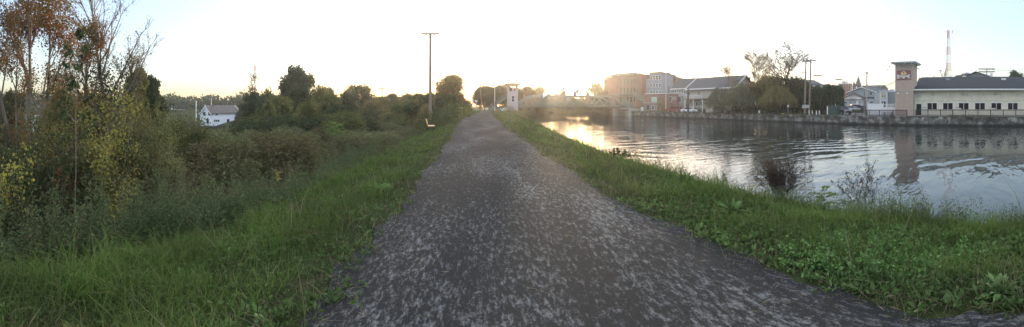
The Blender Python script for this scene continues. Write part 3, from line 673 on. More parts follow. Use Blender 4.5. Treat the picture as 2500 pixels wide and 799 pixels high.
shrub('sumac_shrub', 'sumac turning red and brown, low in front of the yellow leaved sapling', 140, 10.6, 372, 100, 1700, .13, lf_brown, 203, aspect=.28, droop=.5, mat2=lf_rust)
shrub('leafy_shrub', 'olive green shrub at the foot of the rust-leaved tree', 118, 14, 262, 105, 4600, .085, lf_olive, 204)
shrub('leafy_shrub', 'tall soft green shrub rising behind the thin pale sapling trunk', 182, 13.5, 250, 110, 6500, .075, lf_olive, 205)
shrub('yellow_leaved_shrub', 'tall open shrub with yellow-green leaves and pale thin stems, brightest of its row', 262, 11.5, 246, 112, 4200, .085, lf_yel, 206, stems=8, aspect=.85, droop=.7, bark=twigm, gap=.45, lowfill=.12)
shrub('leafy_shrub', 'brownish shrub between the yellow-leaved shrub and the willow bush', 322, 13, 262, 90, 4200, .08, lf_brown, 207)
shrub('willow_bush', 'feathery yellow-green willow bush standing tall below the dark round-headed tree', 388, 14, 262, 96, 9000, .075, lf_willow, 208, stems=14, aspect=.26, droop=.5, gap=.8)
shrub('willow_bush', 'lower golden willow bush in front, with thin bare stems at its foot', 412, 11.5, 338, 78, 6500, .07, lf_willow, 209, stems=10, aspect=.26, droop=.5, gap=.8, lowfill=.05)
shrub('leafy_shrub', 'grey brown seedy shrub left of the white house, level with its foundation', 452, 16, 288, 90, 5200, .08, lf_brown, 210)
shrub('leafy_shrub', 'dark shrub in deep shade at the foot of the yellow-leaved shrub', 215, 10.8, 395, 110, 2600, .09, lf_dark, 211)
shrub('leafy_shrub', 'dark tangled shrub below the lower golden willow', 352, 10.6, 400, 110, 2600, .09, lf_brown, 212)
shrub('leafy_shrub', 'dim green shrub at the edge of the weeds below the vine shrub', 40, 8.6, 440, 120, 2200, .09, lf_dark, 213)
shrub('leafy_shrub', 'yellow-green leafy young shrub at the weeds below the bright shrub', 300, 9.6, 440, 60, 1100, .09, lf_yel, 214, stems=5)
for i, (px, D, yt) in enumerate([(135,15,240),(305,15.5,246),(215,16,244),(430,17,288),(395,15,300),(-40,16,262),(20,18,268),(60,22,258),(160,19,256),(225,20,262),(290,19,262),(350,20,268),(420,21,285),(470,24,296),(-10,13,300),(100,12.5,330),(300,12.6,335),(235,13,320),(180,11.5,350),(470,19,306),(500,16,318)]):
    shrub('background_shrub', 'shaded shrub in the thick growth between the bright shrubs of the low ground', px, D, yt-8, 105, 5600, .115, [lf_green, lf_olive, lf_brown, lf_olive][i % 4], 230+i, stems=6, group='shaded shrubs filling the low ground')
# rounded shrubs of the thicket: a few forms, copied over the slope
def dome_mesh(seed, n=4200):
    rng = np.random.RandomState(seed); C = [(0, 0, 2.45, .5), (0, 0, 1.5, .6)]
    for i in range(18): a = rng.uniform(0, 2*PI); t = rng.rand(); r = rng.uniform(.3, .8)*(1-.55*t); C.append((math.cos(a)*r, math.sin(a)*r, .35+2.2*t, rng.uniform(.24, .42)))
    C = np.array(C); w = C[:, 3]**2; i = rng.choice(len(C), n, p=w/w.sum()); u = unit(rng.normal(size=(n, 3))); u[:, 2] = np.where(rng.rand(n) < .7, np.abs(u[:, 2]), u[:, 2])
    P = C[i, :3]+u*(C[i, 3]*rng.uniform(.6, 1.08, n))[:, None]; P[:, 2] = np.maximum(P[:, 2], .02)
    S = [(np.array([rng.normal(0, .06), rng.normal(0, .06), -.05]), c[:3], .012, .005) for c in C]
    return S, [leaves(P, .1, .36, rng, .35, u+np.array([0, 0, .1]), .3)]
domes = []
for k in range(5):
    S_, lp_ = dome_mesh(900+k); domes.append(treething('thicket_shrub', 'x', 'shrub', (0, 0, 0), S_, lp_, [lf_sumac], barkd, None, 0, 'stems', 'foliage', 3))
rng = np.random.RandomState(905); first = set(); ndome = 0
for D in (12.5, 14.2, 16.2, 18.6, 21.5, 25, 29, 34, 40, 47, 55):
    step = 1.75/D*F*(1+.004*D)
    for px in np.arange(400, 1060, step):
        pxx = px+rng.uniform(-.4, .4)*step; Dd = D*rng.uniform(.93, 1.07); x, y = XY(pxx, Dd); rad = rng.uniform(1.1, 1.9)*(1+.01*D)
        edge = x > -7.4-rad*.6
        if edge and (D < 20 or x > -5.4-rad*.35): continue
        yt = np.interp(pxx, [400,480,560,700,820,900,980,1060], [336,322,313,311,316,312,298,286])+max(0, 26-Dd)*1.7+rng.uniform(-5, 15)
        z0 = gz1(x, y)-.15; H = min(ZZ(yt, Dd)-z0, rng.uniform(3.9, 5.0) if not edge else rng.uniform(1.7, 2.6))
        if H < 1.0: continue
        k = rng.randint(5); t = domes[k] if k not in first else copy_tree(domes[k]); first.add(k); ndome += 1
        t.location = (x, y, z0); t.rotation_euler = (0, 0, rng.uniform(0, 6.28)); t.scale = (rad, rad, H/2.9)
        t['label'] = 'leafy brown and green shrub in the dense thicket between the weeds and the dark trees'; t['group'] = 'shrubs of the thicket below the path'
        brown = rng.rand() < (.72 if D < 20 else .3); m_ = lf_brown if brown else lf_sumac
        for ch in t.children:
            if ch.name.startswith('foliage'): ch.material_slots[0].link = 'OBJECT'; ch.material_slots[0].material = m_
for j in range(26):
    pxx = 585+j*18+rng.uniform(-6, 6); Dd = rng.uniform(31, 44) if pxx < 900 else rng.uniform(38, 54); x, y = XY(pxx, Dd)
    if x > -8.5: continue
    z0 = gz1(x, y)-.15; H = ZZ(np.interp(pxx, [585,700,850,950,1060], [288,282,278,280,274])+rng.uniform(-9, 9), Dd)-z0; t = copy_tree(domes[rng.randint(5)]); rad = rng.uniform(2.0, 3.0)
    t.location = (x, y, z0); t.rotation_euler = (0, 0, rng.uniform(0, 6.28)); t.scale = (rad, rad, H/2.9); t['label'] = 'tall dense green bush in the row between the thicket and the dark trees'; t['group'] = 'tall bushes behind the thicket'
    for ch in t.children:
        if ch.name.startswith('foliage'): ch.material_slots[0].link = 'OBJECT'; ch.material_slots[0].material = (lf_green, lf_dark, lf_olive, lf_dark)[rng.randint(4)]
T('d', 592, 88, 264, 44, 'low bush half hiding the end of the white house wing', lf_brown)
# bare trees
lf_pale = leafm('pale backlit autumn leaves', [(.17,.14,.06),(.13,.12,.05),(.2,.16,.08),(.1,.09,.045)], .5)  # pale yellow also stands for backlight, put into the leaf colour
def bare(name, label, px, D, ytop, wpx, seed, bark=barkm, leafn=0, mat=None, r=.16, lean=(0, 0), group=None, start=.3, s=.1, mains=11, spread=.8, zmin=0, levels=3, rk=1.0, up=.08):
    rng = np.random.RandomState(seed); x, y = XY(px, D); z = gz1(x, y)-.15; H = ZZ(ytop, D)-z; W = wpx/F*D
    S, tips = grow(rng, H*.86, r, mains=mains, start=start, spread=spread, ratio=.66*rk*min(1.3, W/H*1.3), levels=levels, up=up, wig=.15, lean=lean, subs=5, nseg=4)
    m = max(s_[1][2] for s_ in S); 
    k = H/m; S = [(a*k, b*k, ra, rb) for a, b, ra, rb in S]; tips = [(p*k, d) for p, d in tips]
    S = [(a, b, max(ra, D*.00055), max(rb, D*.00045)) for a, b, ra, rb in S]
    lp = []
    if leafn: P, _ = clumps(rng, tips, leafn, .16+D*.004, .75, zmin); lp = [leaves(P, s, .7, rng, .4)]
    return treething(name, label, 'tree', (x, y, z), S, lp, [mat or lf_olive], bark, group, tn=4)
bare('bare_tree', 'small bare tree with fine brown twigs leaning beside the white house', 582, 90, 216, 66, 301, r=.2, lean=(.25, -.05), leafn=500, s=.25, mat=lf_brown)
bare('bare_tree', 'pointed bare-topped tree standing in front of the dark stand, mast beside it', 652, 44, 178, 34, 302, leafn=1400, s=.18, mat=lf_dark, r=.11, zmin=0)
bare('bare_tree', 'big spreading bare-branched tree with a few dry leaves above the dark canal bank trees', 1910, 72, 99, 122, 303, r=.34, leafn=5200, s=.12, mat=lf_pale, start=.34, mains=17, spread=1.05, bark=barkd, rk=1.08, up=.065)
bare('sparse_tree', 'sparse tree with thin yellowing leaves, between the willow and the bare tree', 1838, 80, 112, 90, 304, r=.24, leafn=8500, s=.14, mat=lf_pale, start=.3, mains=16, rk=1.15, up=.05)
bare('sparse_tree', 'low sparse pale-leaved tree top just above the willow', 1795, 80, 150, 40, 305, r=.14, leafn=3200, s=.15, mat=lf_pale, start=.4)
bare('bare_tree', 'bare dark tree in front of the pale blue building', 1572, 104, 194, 32, 306, r=.16, start=.2, mains=12)
bare('bare_tree', 'golden twiggy tree above the roofs left of the beige house gable', 1664, 130, 178, 30, 307, leafn=700, s=.3, mat=lf_orange, r=.2)
bare('bare_tree', 'golden twiggy tree top above the beige house ridge', 1738, 135, 182, 26, 308, leafn=600, s=.3, mat=lf_orange, r=.2)
bare('bare_tree', 'small bare tree at the foot of the red and white tower above the restaurant roof', 2300, 110, 170, 44, 309, r=.15)
bare('bare_tree', 'bare pale tree with fine twigs behind the trunks of the rust-leaved tree', 105, 60, 190, 60, 310, r=.16, leafn=500, s=.2, mat=lf_orange)
bare('dark_bare_shrub', 'thin crooked leafless tree in front of the rust-leaved tree', 48, 12.5, 236, 90, 311, r=.06, bark=barkd, start=.25, mains=9)
# weeping willow on the far bank
def willow(label, px, D, ytop, wpx, seed, mat, low=True):
    rng = np.random.RandomState(seed); x, y = XY(px, D); z = gz1(x, y)-.1; H = ZZ(ytop, D)-z; W = wpx/F*D
    S, tips = grow(rng, H*.75, .2, mains=9, start=.25, spread=.9, ratio=.6, levels=2, up=.05)
    P = []; Dr = []
    for i in range(230):
        a = rng.uniform(0, 2*PI); rr = math.sqrt(rng.rand())*W/2; zt = H*(1-.55*(rr/(W/2))**2.2)*rng.uniform(.86, 1.02); L = min(rng.uniform(.25, .75)*zt, max(.5, zt-(1.6+1.5*rng.rand() if low else .3))); k = int(34*L/2)+10
        t = rng.rand(k); P.append(np.stack([math.cos(a)*rr*(1+.12*t)+rng.normal(0, .13, k), math.sin(a)*rr*(1+.12*t)+rng.normal(0, .13, k), zt-L*t], 1)); Dr.append(np.tile([math.cos(a)*.3, math.sin(a)*.3, -1.], (k, 1)))
    return treething('weeping_willow', label, 'tree', (x, y, z), S, [leaves(np.concatenate(P), .26, .3, rng, .3, np.concatenate(Dr))], [mat], barkd)
willow('pale grey-green weeping willow hanging over the canal wall in front of the beige house', 1762, 77, 208, 78, 401, lf_silver, False)
willow('darker weeping willow between the pale one and the spreading dark tree', 1812, 74.5, 200, 86, 402, lf_silver)
willow('grey-green willow with foliage down to the wall, behind the lone leaning trunk', 1900, 68.5, 200, 90, 403, lf_olive)

# ------------------------------------------------------------------ plants on the canal bank
def seedy(name, label, px, D, wpx, ytop, n, seed, mat, leafn, bark=barkd, s=.028):
    rng = np.random.RandomState(seed); x, y = XY(px, D); z = gz1(x, y)-.05; H = ZZ(ytop, D)-z; W = wpx/F*D
    S, tips = [], []
    for i in range(n):
        a = rng.uniform(0, 2*PI); l = rng.uniform(.1, .75)*W/H*.75
        s_, t_ = grow(rng, H*rng.uniform(.65, .95), .0055, mains=9, start=.25, spread=.6, ratio=.38, levels=2, up=.06, wig=.08, lean=(math.cos(a)*l, math.sin(a)*l), subs=3, nseg=4, base=(rng.normal(0, .06*W), rng.normal(0, .06*W), 0)); S += s_; tips += t_
    S = [(a, b, max(r0*.7, .0026), max(r1*.7, .002)) for a, b, r0, r1 in S]
    P, _ = clumps(rng, tips, leafn, .02, .9)
    return treething(name, label, 'plant', (x, y, z), S, [leaves(P, s, .7, rng, 0)], [mat], bark, None, 0, 'stems', 'foliage', 3)
lf_seed = leafm('dry seed heads', [(.075,.05,.042),(.05,.037,.03),(.09,.06,.05),(.045,.04,.03)], .2)
seedy('dead_shrub', 'dense reddish brown dead shrub at the canal edge, thick with seed heads', 1908, 6.9, 190, 378, 40, 501, lf_seed, 3600, barkd, .03)
seedy('dry_weed', 'thin see-through dry weed with dark dots, between the dead shrub and the tower reflection', 2105, 6.4, 170, 396, 11, 502, lf_seed, 700, barkd, .034)
seedy('dry_weed', 'small sparse dry weed at the water edge before the dead shrub', 1758, 8.2, 50, 420, 5, 503, lf_seed, 150)
seedy('dry_weed', 'short scattered dry weed at the water edge past the tower reflection', 2240, 6.2, 70, 470, 4, 504, lf_seed, 90)
def clump(name, label, px, D, seed, n=46, s=.3, w=.11, up=1.0, mat=None, cat='plant'):
    rng = np.random.RandomState(seed); x, y = XY(px, D); z = gz1(x, y); a = rng.uniform(0, 2*PI, n); u = rng.uniform(.3, 1.9, n)*up
    P = np.stack([np.cos(a)*.03, np.sin(a)*.03, np.zeros(n)], 1); V = []; Q = []
    d = unit(np.stack([np.cos(a), np.sin(a), u], 1)); L = s*rng.uniform(.6, 1.2, n); side = np.stack([-np.sin(a), np.cos(a), a*0], 1)
    rows = []
    for k, (t, ww) in enumerate([(0, .35), (.35, 1), (.7, .8), (1, .08)]):
        c = P+d*(L*t)[:, None]-np.array([0, 0, 1])*(L*t**2*.38)[:, None]; rows.append(c-side*(L*w*ww/2)[:, None]); rows.append(c+side*(L*w*ww/2)[:, None])
    V = np.stack(rows, 1).reshape(-1, 3); i = np.arange(n)[:, None]*8; Q = np.concatenate([i+[0,1,3,2], i+[2,3,5,4], i+[4,5,7,6]]).reshape(-1, 4)
    return link(name, mesh_np(name, V, [Q], mat or cl_m, smooth=True), None, (x, y, z), label=label, cat=cat)
clump('broadleaf_weed', 'spiky bright green rosette at the path edge near the corner', 2440, 2.7, 601, 50, .2, .2)
clump('broadleaf_weed', 'dandelion-like rosette on the verge halfway to the dead shrub', 1790, 5.0, 602, 60, .3, .16)
clump('broadleaf_weed', 'leafy green tuft at the path edge under the clover patch', 2010, 3.2, 603, 46, .2, .2)
clump('broadleaf_weed', 'upright sword-leaved tuft beside the bushy canal bank weeds', 1672, 7.0, 604, 70, .42, .12, 1.5)
clump('broadleaf_weed', 'large pale leaf tuft in the grass at the bottom edge, near the corner', 180, 2.45, 605, 20, .16, .26, 1.6, lf_green)
clump('broadleaf_weed', 'dock plant with broad leaves in dark turf beside the pale clover flowers', 452, 3.2, 606, 16, .2, .3, .6)
clump('broadleaf_weed', 'pale broad-leaved plant on the dark slope just before the path bulges', 930, 6.4, 607, 60, .3, .24, .7)
def spray(name, label, px, D, ytop, seed, mat, n=12, L=.45, leaflet=.09, pairs=9, w=.35, cat='plant', lo=.3):
    """compound-leaved stem (sumac or young ailanthus): fronds with paired leaflets"""
    rng = np.random.RandomState(seed); x, y = XY(px, D); z = gz1(x, y); H = ZZ(ytop, D)-z; P = []; Dr = []; S = [((0, 0, 0), (0, 0, H*.95), .015, .006)]
    for i in range(n):
        a = i*2.4; h0 = H*(lo+(.97-lo)*i/n); d = np.array([math.cos(a), math.sin(a), .55]); d /= np.linalg.norm(d); sd = np.array([-math.sin(a), math.cos(a), 0])
        p = np.array([0, 0, h0])
        for k in range(pairs):
            q = p+d*L/pairs; S.append((p, q, .004, .003)); d = d-np.array([0, 0, .09]); d /= np.linalg.norm(d)
            for sg in (-1, 1): P.append(q); Dr.append(sd*sg+d*.5)
            p = q
    Dr = np.array(Dr); V, Q = leaves(np.array(P), leaflet, w, rng, .1, Dr*3, .8)
    return treething(name, label, cat, (x, y, z), S, [(V, Q)], [mat], twigm, None, 0, 'stems', 'foliage', 4)
lf_fresh = leafm('fresh green leaflets', [(.12,.19,.05),(.15,.22,.07),(.1,.16,.04)], .4)
spray('sumac_sprout', 'bright green fern-like sprout standing at the canal edge beside the dead shrub', 2012, 6.6, 462, 701, lf_fresh, 9, .3, .09)
spray('ailanthus_sapling', 'pale yellow-green upright sapling with paired leaflets above the thicket', 818, 16.5, 296, 702, lf_fresh, 16, .42, .17, 7, lo=.74)
seedy('leafy_vine', 'leafy trailing plant reaching over the glittering water from the bank', 1518, 11.5, 95, 360, 9, 703, lf_green, 900, barkd, .05)
x, y = XY(678, 7.6); z = gz1(x, y); rng = np.random.RandomState(710); H = ZZ(415, 7.6)-z
S = [((0, 0, 0), (0, 0, H), .008, .004)]; t = rng.rand(420); P = np.stack([rng.normal(0, .055, 420)*(1.3-t), rng.normal(0, .055, 420)*(1.3-t), H-.26*t], 1)
P = P[:170]; P[:, :2] *= .7
treething('goldenrod', 'single yellow goldenrod plume among the weeds beside the slope', 'flower', (x, y, z), S, [(*leaves(P, .02, .8, rng), 0)], [pm('goldenrod yellow', (.4,.29,.05))], barkd, None, 0, 'stem', 'blossom', 4)
# ------------------------------------------------------------------ building tools
white = pm('white paint', (.64,.64,.62), .6, .06, 2)
trimw = pm('weathered white trim', (.62,.61,.57), .7, .1, 3)
glass_d, _n, _o = nm('dark window glass')
_p = N(_n, 'ShaderNodeBsdfPrincipled', Roughness=.08); _p.inputs['Base Color'].default_value = (.008,.009,.011,1); _p.inputs['Specular IOR Level'].default_value = .25; _n.links.new(_p.outputs[0], _o.inputs[0])
glass_r, _n, _o = nm('reflecting window glass')
_p = N(_n, 'ShaderNodeBsdfPrincipled', Roughness=.06); _p.inputs['Base Color'].default_value = (.03,.035,.04,1); _p.inputs['Specular IOR Level'].default_value = .7; _n.links.new(_p.outputs[0], _o.inputs[0])
iron = pm('black iron', (.02,.02,.022), .5, .2, 5)
steel = pm('galvanised steel', (.35,.36,.37), .45, .15, 4, metal=.7)
woodp = pm('weathered pole wood', (.19,.15,.115), .9, .25, 3, .004, 30, stretch=(4,4,.5), spec=.15)
woodd = pm('dark stained railing wood', (.05,.038,.032), .8, .25, 6, spec=.2)
plank = pm('grey deck boards', (.2,.185,.165), .85, .2, 5)
concrete = pm('concrete', (.36,.345,.32), .9, .18, 2, .01, 30)
def brick(name, c1, c2, mortar, sc_b=1.0, bump=True):
    m, nt, out = nm(name); L = nt.links
    tc = N(nt, 'ShaderNodeTexCoord'); g = N(nt, 'ShaderNodeNewGeometry')
    sep = N(nt, 'ShaderNodeSeparateXYZ'); L.new(tc.outputs['Object'], sep.inputs[0])
    ad = N(nt, 'ShaderNodeMath', operation='ADD'); L.new(sep.outputs[0], ad.inputs[0]); L.new(sep.outputs[1], ad.inputs[1])
    cb = N(nt, 'ShaderNodeCombineXYZ'); L.new(ad.outputs[0], cb.inputs[0]); L.new(sep.outputs[2], cb.inputs[1])
    b = N(nt, 'ShaderNodeTexBrick'); b.inputs['Scale'].default_value = 4.0*sc_b; b.inputs['Color1'].default_value = rgb(c1); b.inputs['Color2'].default_value = rgb(c2); b.inputs['Mortar'].default_value = rgb(mortar)
    b.inputs['Mortar Size'].default_value = .012; L.new(cb.outputs[0], b.inputs['Vector'])
    n = N(nt, 'ShaderNodeTexNoise', Scale=.6, Detail=6.0); L.new(tc.outputs['Object'], n.inputs['Vector'])
    r = ramp(nt, [(.3, (.75,.75,.75)), (.7, (1.2,1.2,1.2))]); L.new(n.outputs[0], r.inputs[0])
    mx = N(nt, 'ShaderNodeMix', data_type='RGBA', blend_type='MULTIPLY'); mx.inputs[0].default_value = 1; L.new(b.outputs[0], mx.inputs[6]); L.new(r.outputs[0], mx.inputs[7])
    p = N(nt, 'ShaderNodeBsdfPrincipled', Roughness=.9); L.new(mx.outputs[2], p.inputs['Base Color']); L.new(p.outputs[0], out.inputs[0]); return m
def siding(name, col, pitch=.18, dirt=None):
    m, nt, out = nm(name); L = nt.links
    tc = N(nt, 'ShaderNodeTexCoord'); sep = N(nt, 'ShaderNodeSeparateXYZ'); L.new(tc.outputs['Object'], sep.inputs[0])
    a = N(nt, 'ShaderNodeMath', operation='DIVIDE'); L.new(sep.outputs[2], a.inputs[0]); a.inputs[1].default_value = pitch
    f = N(nt, 'ShaderNodeMath', operation='FRACT'); L.new(a.outputs[0], f.inputs[0])
    n = N(nt, 'ShaderNodeTexNoise', Scale=1.1, Detail=7.0, Roughness=.65); L.new(tc.outputs['Object'], n.inputs['Vector'])
    c = np.array(col); r = ramp(nt, [(.3, tuple(c*.86)), (.7, tuple(np.clip(c*1.1, 0, 1)))]); L.new(n.outputs[0], r.inputs[0])
    p = N(nt, 'ShaderNodeBsdfPrincipled', Roughness=.65); p.inputs['Specular IOR Level'].default_value = .3; L.new(r.outputs[0], p.inputs['Base Color'])
    b = N(nt, 'ShaderNodeBump', Strength=.8, Distance=.02); L.new(f.outputs[0], b.inputs['Height']); L.new(b.outputs[0], p.inputs['Normal']); L.new(p.outputs[0], out.inputs[0]); return m
red_brick = brick('red brick', (.25,.075,.055), (.19,.06,.045), (.24,.19,.17))
br_brick = brick('brown red brick', (.19,.09,.075), (.15,.075,.06), (.25,.21,.18))
tile_r = lambda n, c: pm(n, c, .9, .22, 1.5, .02, 20, stretch=(1,1,3), spec=.15)
shingle = tile_r('charcoal shingles', (.02,.022,.026)); shingle_g = tile_r('grey shingles', (.06,.063,.067)); shingle_b = tile_r('brown grey shingles', (.085,.075,.07))
class Bld:
    """a building set on its seen front: left end (pxl, Dl), right end (pxr, Dr); local x runs along the front, y goes into it"""
    def __init__(s, name, label, pxl, Dl, pxr, Dr, z0, cat='building', group=None):
        a = np.array(XY(pxl, Dl)); b = np.array(XY(pxr, Dr)); s.a = a; s.L = float(np.linalg.norm(b-a)); s.d = (b-a)/s.L; s.z0 = z0
        s.n = np.array([-s.d[1], s.d[0]])
        rz = math.atan2(s.d[1], s.d[0]); s.root = empty(name, (a[0], a[1], z0), rz, label=label, cat=cat, group=group)
    def u(s, px, v=0.0):   # where the line of sight at px meets the plane y = v
        t = az(px); r = np.array([math.sin(t), math.cos(t)]); o = s.a+s.n*v
        k = (o[0]*s.d[1]-o[1]*s.d[0])/(r[0]*s.d[1]-r[1]*s.d[0]); h = r*k; s.k = k
        return float(np.dot(h-o, s.d))
    def z(s, px, py, v=0.0): s.u(px, v); return ZZ(py, s.k)-s.z0
    def mb(s): return MB()
    def put(s, m, name, mat, parent=None, **k): return m.obj(name, mat, parent or s.root, **k)
    def box(s, name, mat, u0, u1, v0, v1, z0, z1, parent=None): return s.put(MB().box(u0, u1, v0, v1, z0, z1), name, mat, parent)
    def win(s, pxc, w, y0, y1, v=0.0, frame=None, pane=None, mull=1, name='window', t=.09, bars=0, label=None, sill=None):
        """window centred at picture column pxc, w metres wide, between rows y0 (head) and y1 (sill)"""
        c = s.u(pxc, v); zt = s.z(pxc, y0, v); zb = s.z(pxc, y1, v); return s.winl(c, w, zb, zt, v, frame, pane, mull, name, t, bars, label)
    def winl(s, c, w, zb, zt, v=0.0, frame=None, pane=None, mull=1, name='window', t=.09, bars=0, label=None):
        f = MB(); f.box(c-w/2, c-w/2+t, v-.06, v+.02, zb, zt); f.box(c+w/2-t, c+w/2, v-.06, v+.02, zb, zt)
        f.box(c-w/2+t, c+w/2-t, v-.06, v+.02, zt-t, zt); f.box(c-w/2+t, c+w/2-t, v-.07, v+.02, zb, zb+t)
        for i in range(1, mull+1):
            x = c-w/2+w*i/(mull+1); f.box(x-t*.3, x+t*.3, v-.05, v+.02, zb+t, zt-t)
        for i in range(1, bars+1):
            z = zb+(zt-zb)*i/(bars+1); f.box(c-w/2+t, c+w/2-t, v-.045, v+.02, z-t*.3, z+t*.3)
        fo = f.obj(name, frame or white, s.root)
        if label: fo['label'] = label
        MB().box(c-w/2+t*.7, c+w/2-t*.7, v-.018, v-.004, zb+t*.7, zt-t*.7).obj('pane', pane or glass_d, fo); return fo
    def gable(s, name, mat, u0, u1, v0, v1, z0, h, along='x', over=.35, th=.14, off=0.0, parent=None):
        """pitched roof slabs; ridge runs along x or y; returns object"""
        m = MB()
        if along == 'x':
            vm = (v0+v1)/2; k = h/((v1-v0)/2); a0 = v0-over; b0 = v1+over
            P = [(a0, z0-over*k), (vm, z0+h), (b0, z0-over*k), (b0, z0-over*k+th), (vm, z0+h+th*1.1), (a0, z0-over*k+th)]
            m.prism([(p[0], p[1]) for p in P], u0-over, u1+over, 'x')
        else:
            um = (u0+u1)/2+off; a0 = u0-over; b0 = u1+over; k1 = h/(um-u0); k2 = h/(u1-um)
            P = [(a0, z0-over*k1), (um, z0+h), (b0, z0-over*k2), (b0, z0-over*k2+th), (um, z0+h+th*1.1), (a0, z0-over*k1+th)]
            m.prism(P, v0-over, v1+over, 'y')
        return m.obj(name, mat, parent or s.root)
    def gwall(s, name, mat, u0, u1, v0, v1, z0, z1, h, along='x', parent=None):
        """walls with gable ends"""
        m = MB()
        if along == 'x': m.prism([(v0, z0), (v1, z0), (v1, z1), ((v0+v1)/2, z1+h), (v0, z1)], u0, u1, 'x')
        else: m.prism([(u0, z0), (u1, z0), (u1, z1), ((u0+u1)/2, z1+h), (u0, z1)], v0, v1, 'y')
        return m.obj(name, mat, parent or s.root)
FG = -.3
# ------------------------------------------------------------------ canal wall
def stone_wall_mat():
    m, nt, out = nm('old canal wall stone'); L = nt.links
    tc = N(nt, 'ShaderNodeTexCoord')
    v = N(nt, 'ShaderNodeTexVoronoi', Scale=1.6); v.feature = 'F1'
    mp = N(nt, 'ShaderNodeMapping'); mp.inputs['Scale'].default_value = (1,1,2.2); L.new(tc.outputs['Object'], mp.inputs[0]); L.new(mp.outputs[0], v.inputs['Vector'])
    n = N(nt, 'ShaderNodeTexNoise', Scale=.9, Detail=9.0, Roughness=.72); L.new(tc.outputs['Object'], n.inputs['Vector'])
    r = ramp(nt, [(.38, (.025,.025,.02)), (.5, (.085,.082,.07)), (.63, (.27,.26,.235))]); L.new(n.outputs[0], r.inputs[0])
    r2 = ramp(nt, [(0, (.8,.8,.8)), (1, (1.15,1.15,1.15))]); L.new(v.outputs['Color'], r2.inputs[0])
    mx = N(nt, 'ShaderNodeMix', data_type='RGBA', blend_type='MULTIPLY'); mx.inputs[0].default_value = 1; L.new(r.outputs[0], mx.inputs[6]); L.new(r2.outputs[0], mx.inputs[7])
    sep = N(nt, 'ShaderNodeSeparateXYZ'); L.new(tc.outputs['Object'], sep.inputs[0])
    rz = ramp(nt, [(0, (.14,.16,.12)), (1, (1,1,1))]); mr = N(nt, 'ShaderNodeMapRange'); mr.inputs[1].default_value = WZ+.2; mr.inputs[2].default_value = WZ+.45; L.new(sep.outputs[2], mr.inputs[0]); L.new(mr.outputs[0], rz.inputs[0])
    m2 = N(nt, 'ShaderNodeMix', data_type='RGBA', blend_type='MULTIPLY'); m2.inputs[0].default_value = 1; L.new(mx.outputs[2], m2.inputs[6]); L.new(rz.outputs[0], m2.inputs[7])
    p = N(nt, 'ShaderNodeBsdfPrincipled', Roughness=.95); L.new(m2.outputs[2], p.inputs['Base Color'])
    b = N(nt, 'ShaderNodeBump', Strength=.9, Distance=.12); L.new(n.outputs[0], b.inputs['Height']); L.new(b.outputs[0], p.inputs['Normal']); L.new(p.outputs[0], out.inputs[0]); return m
m = MB(); ys_ = np.arange(-40, 96, .6); W0 = wallx(ys_)+.06*np.sin(ys_*2.3)+.05*np.sin(ys_*5.1)
top = FG+.03+.05*np.sin(ys_*.9)+.03*np.sin(ys_*2.7)
rowsW = [np.stack([W0+.03, ys_, ys_*0-3], 1), np.stack([W0, ys_, ys_*0-1.2], 1), np.stack([W0+.05, ys_, top], 1), np.stack([W0+.8, ys_, top+.01], 1), np.stack([W0+.85, ys_, ys_*0-3], 1)]
V = np.stack(rowsW, 1).reshape(-1, 3); i = np.arange(len(ys_)*5).reshape(-1, 5)
link('canal_wall', mesh_np('canal_wall', V, [np.stack([i[:-1,:-1], i[:-1,1:], i[1:,1:], i[1:,:-1]], -1).reshape(-1, 4)], stone_wall_mat()), label='long weathered stone retaining wall along the far side of the canal', cat='wall', kind='thing')
# plants growing out of and along the wall
rng = np.random.RandomState(55); yv = rng.uniform(-12, 92, 1500); d_ = np.sin(yv*.5)+np.sin(yv*.23+1); yv = yv[(d_ > .2) | (yv > 22)]
P = []; Dv = []
for y in yv:
    k = 22; x = float(wallx(y))+rng.uniform(-.1, 1.1); u = unit(rng.normal(size=(k, 3))); r = rng.uniform(.12, .4); P.append(np.array([x, y, FG+rng.uniform(-.35, .15)])+u*r); Dv.append(u)
link('wall_weeds', leafmesh('wall_weeds', [leaves(np.concatenate(P), .16, .5, rng, .4, np.concatenate(Dv))], [leafm('wall weeds', [(.06,.07,.035),(.08,.085,.04),(.1,.09,.05),(.05,.05,.03)], .3)]), kind='stuff')

# ------------------------------------------------------------------ restaurant with its sign tower
X0 = 55.5
cream = siding('cream painted clapboard', (.62,.57,.44), .22)
tan = pm('tan stucco', (.37,.28,.225), .9, .08, 1.5, .006, 50)
def yat(px, X=X0): return X/math.tan(az(px))
def boxw(name, mat, parent, x0, x1, y0, y1, z0, z1): return MB().box(x0, x1, y0, y1, z0, z1).obj(name, mat, parent)
rest = empty('restaurant', (X0, 0, FG), 0, label='long cream clapboard restaurant with a black roof and a row of dark windows', cat='building')
yl = yat(2231); yr = -16.
m = MB().prism([(0, 0), (16, 0), (16, 4.75), (8, 7.2), (0, 4.75)], yr, yl, 'y'); m.obj('wall', cream, rest)
m = MB(); k = (7.2-4.75)/8
m.prism([(-.75, 4.62-.1), (8, 4.75+2.45), (16.75, 4.52), (16.75, 4.74), (8, 7.46), (-.75, 4.76)], yr-.4, yl+.35, 'y'); roof = m.obj('roof', shingle, rest)
MB().box(-.9, -.75, yr-.4, yl+.36, 4.44, 4.68).obj('gutter', trimw, rest)
for c, wd in ((8.2, .9), (-2.2, .8)): MB().box(5.2, 6.0, c-.4, c+.4, 6.2, 6.95).obj('roof_vent', pm('grey vent', (.25,.25,.25)) if c > 0 else trimw, roof)
MB().tube([(-.7, yl-.12, 4.5), (-.16, yl-.12, 4.2), (-.12, yl-.12, .1)], .06, 8).obj('downspout', white, rest)
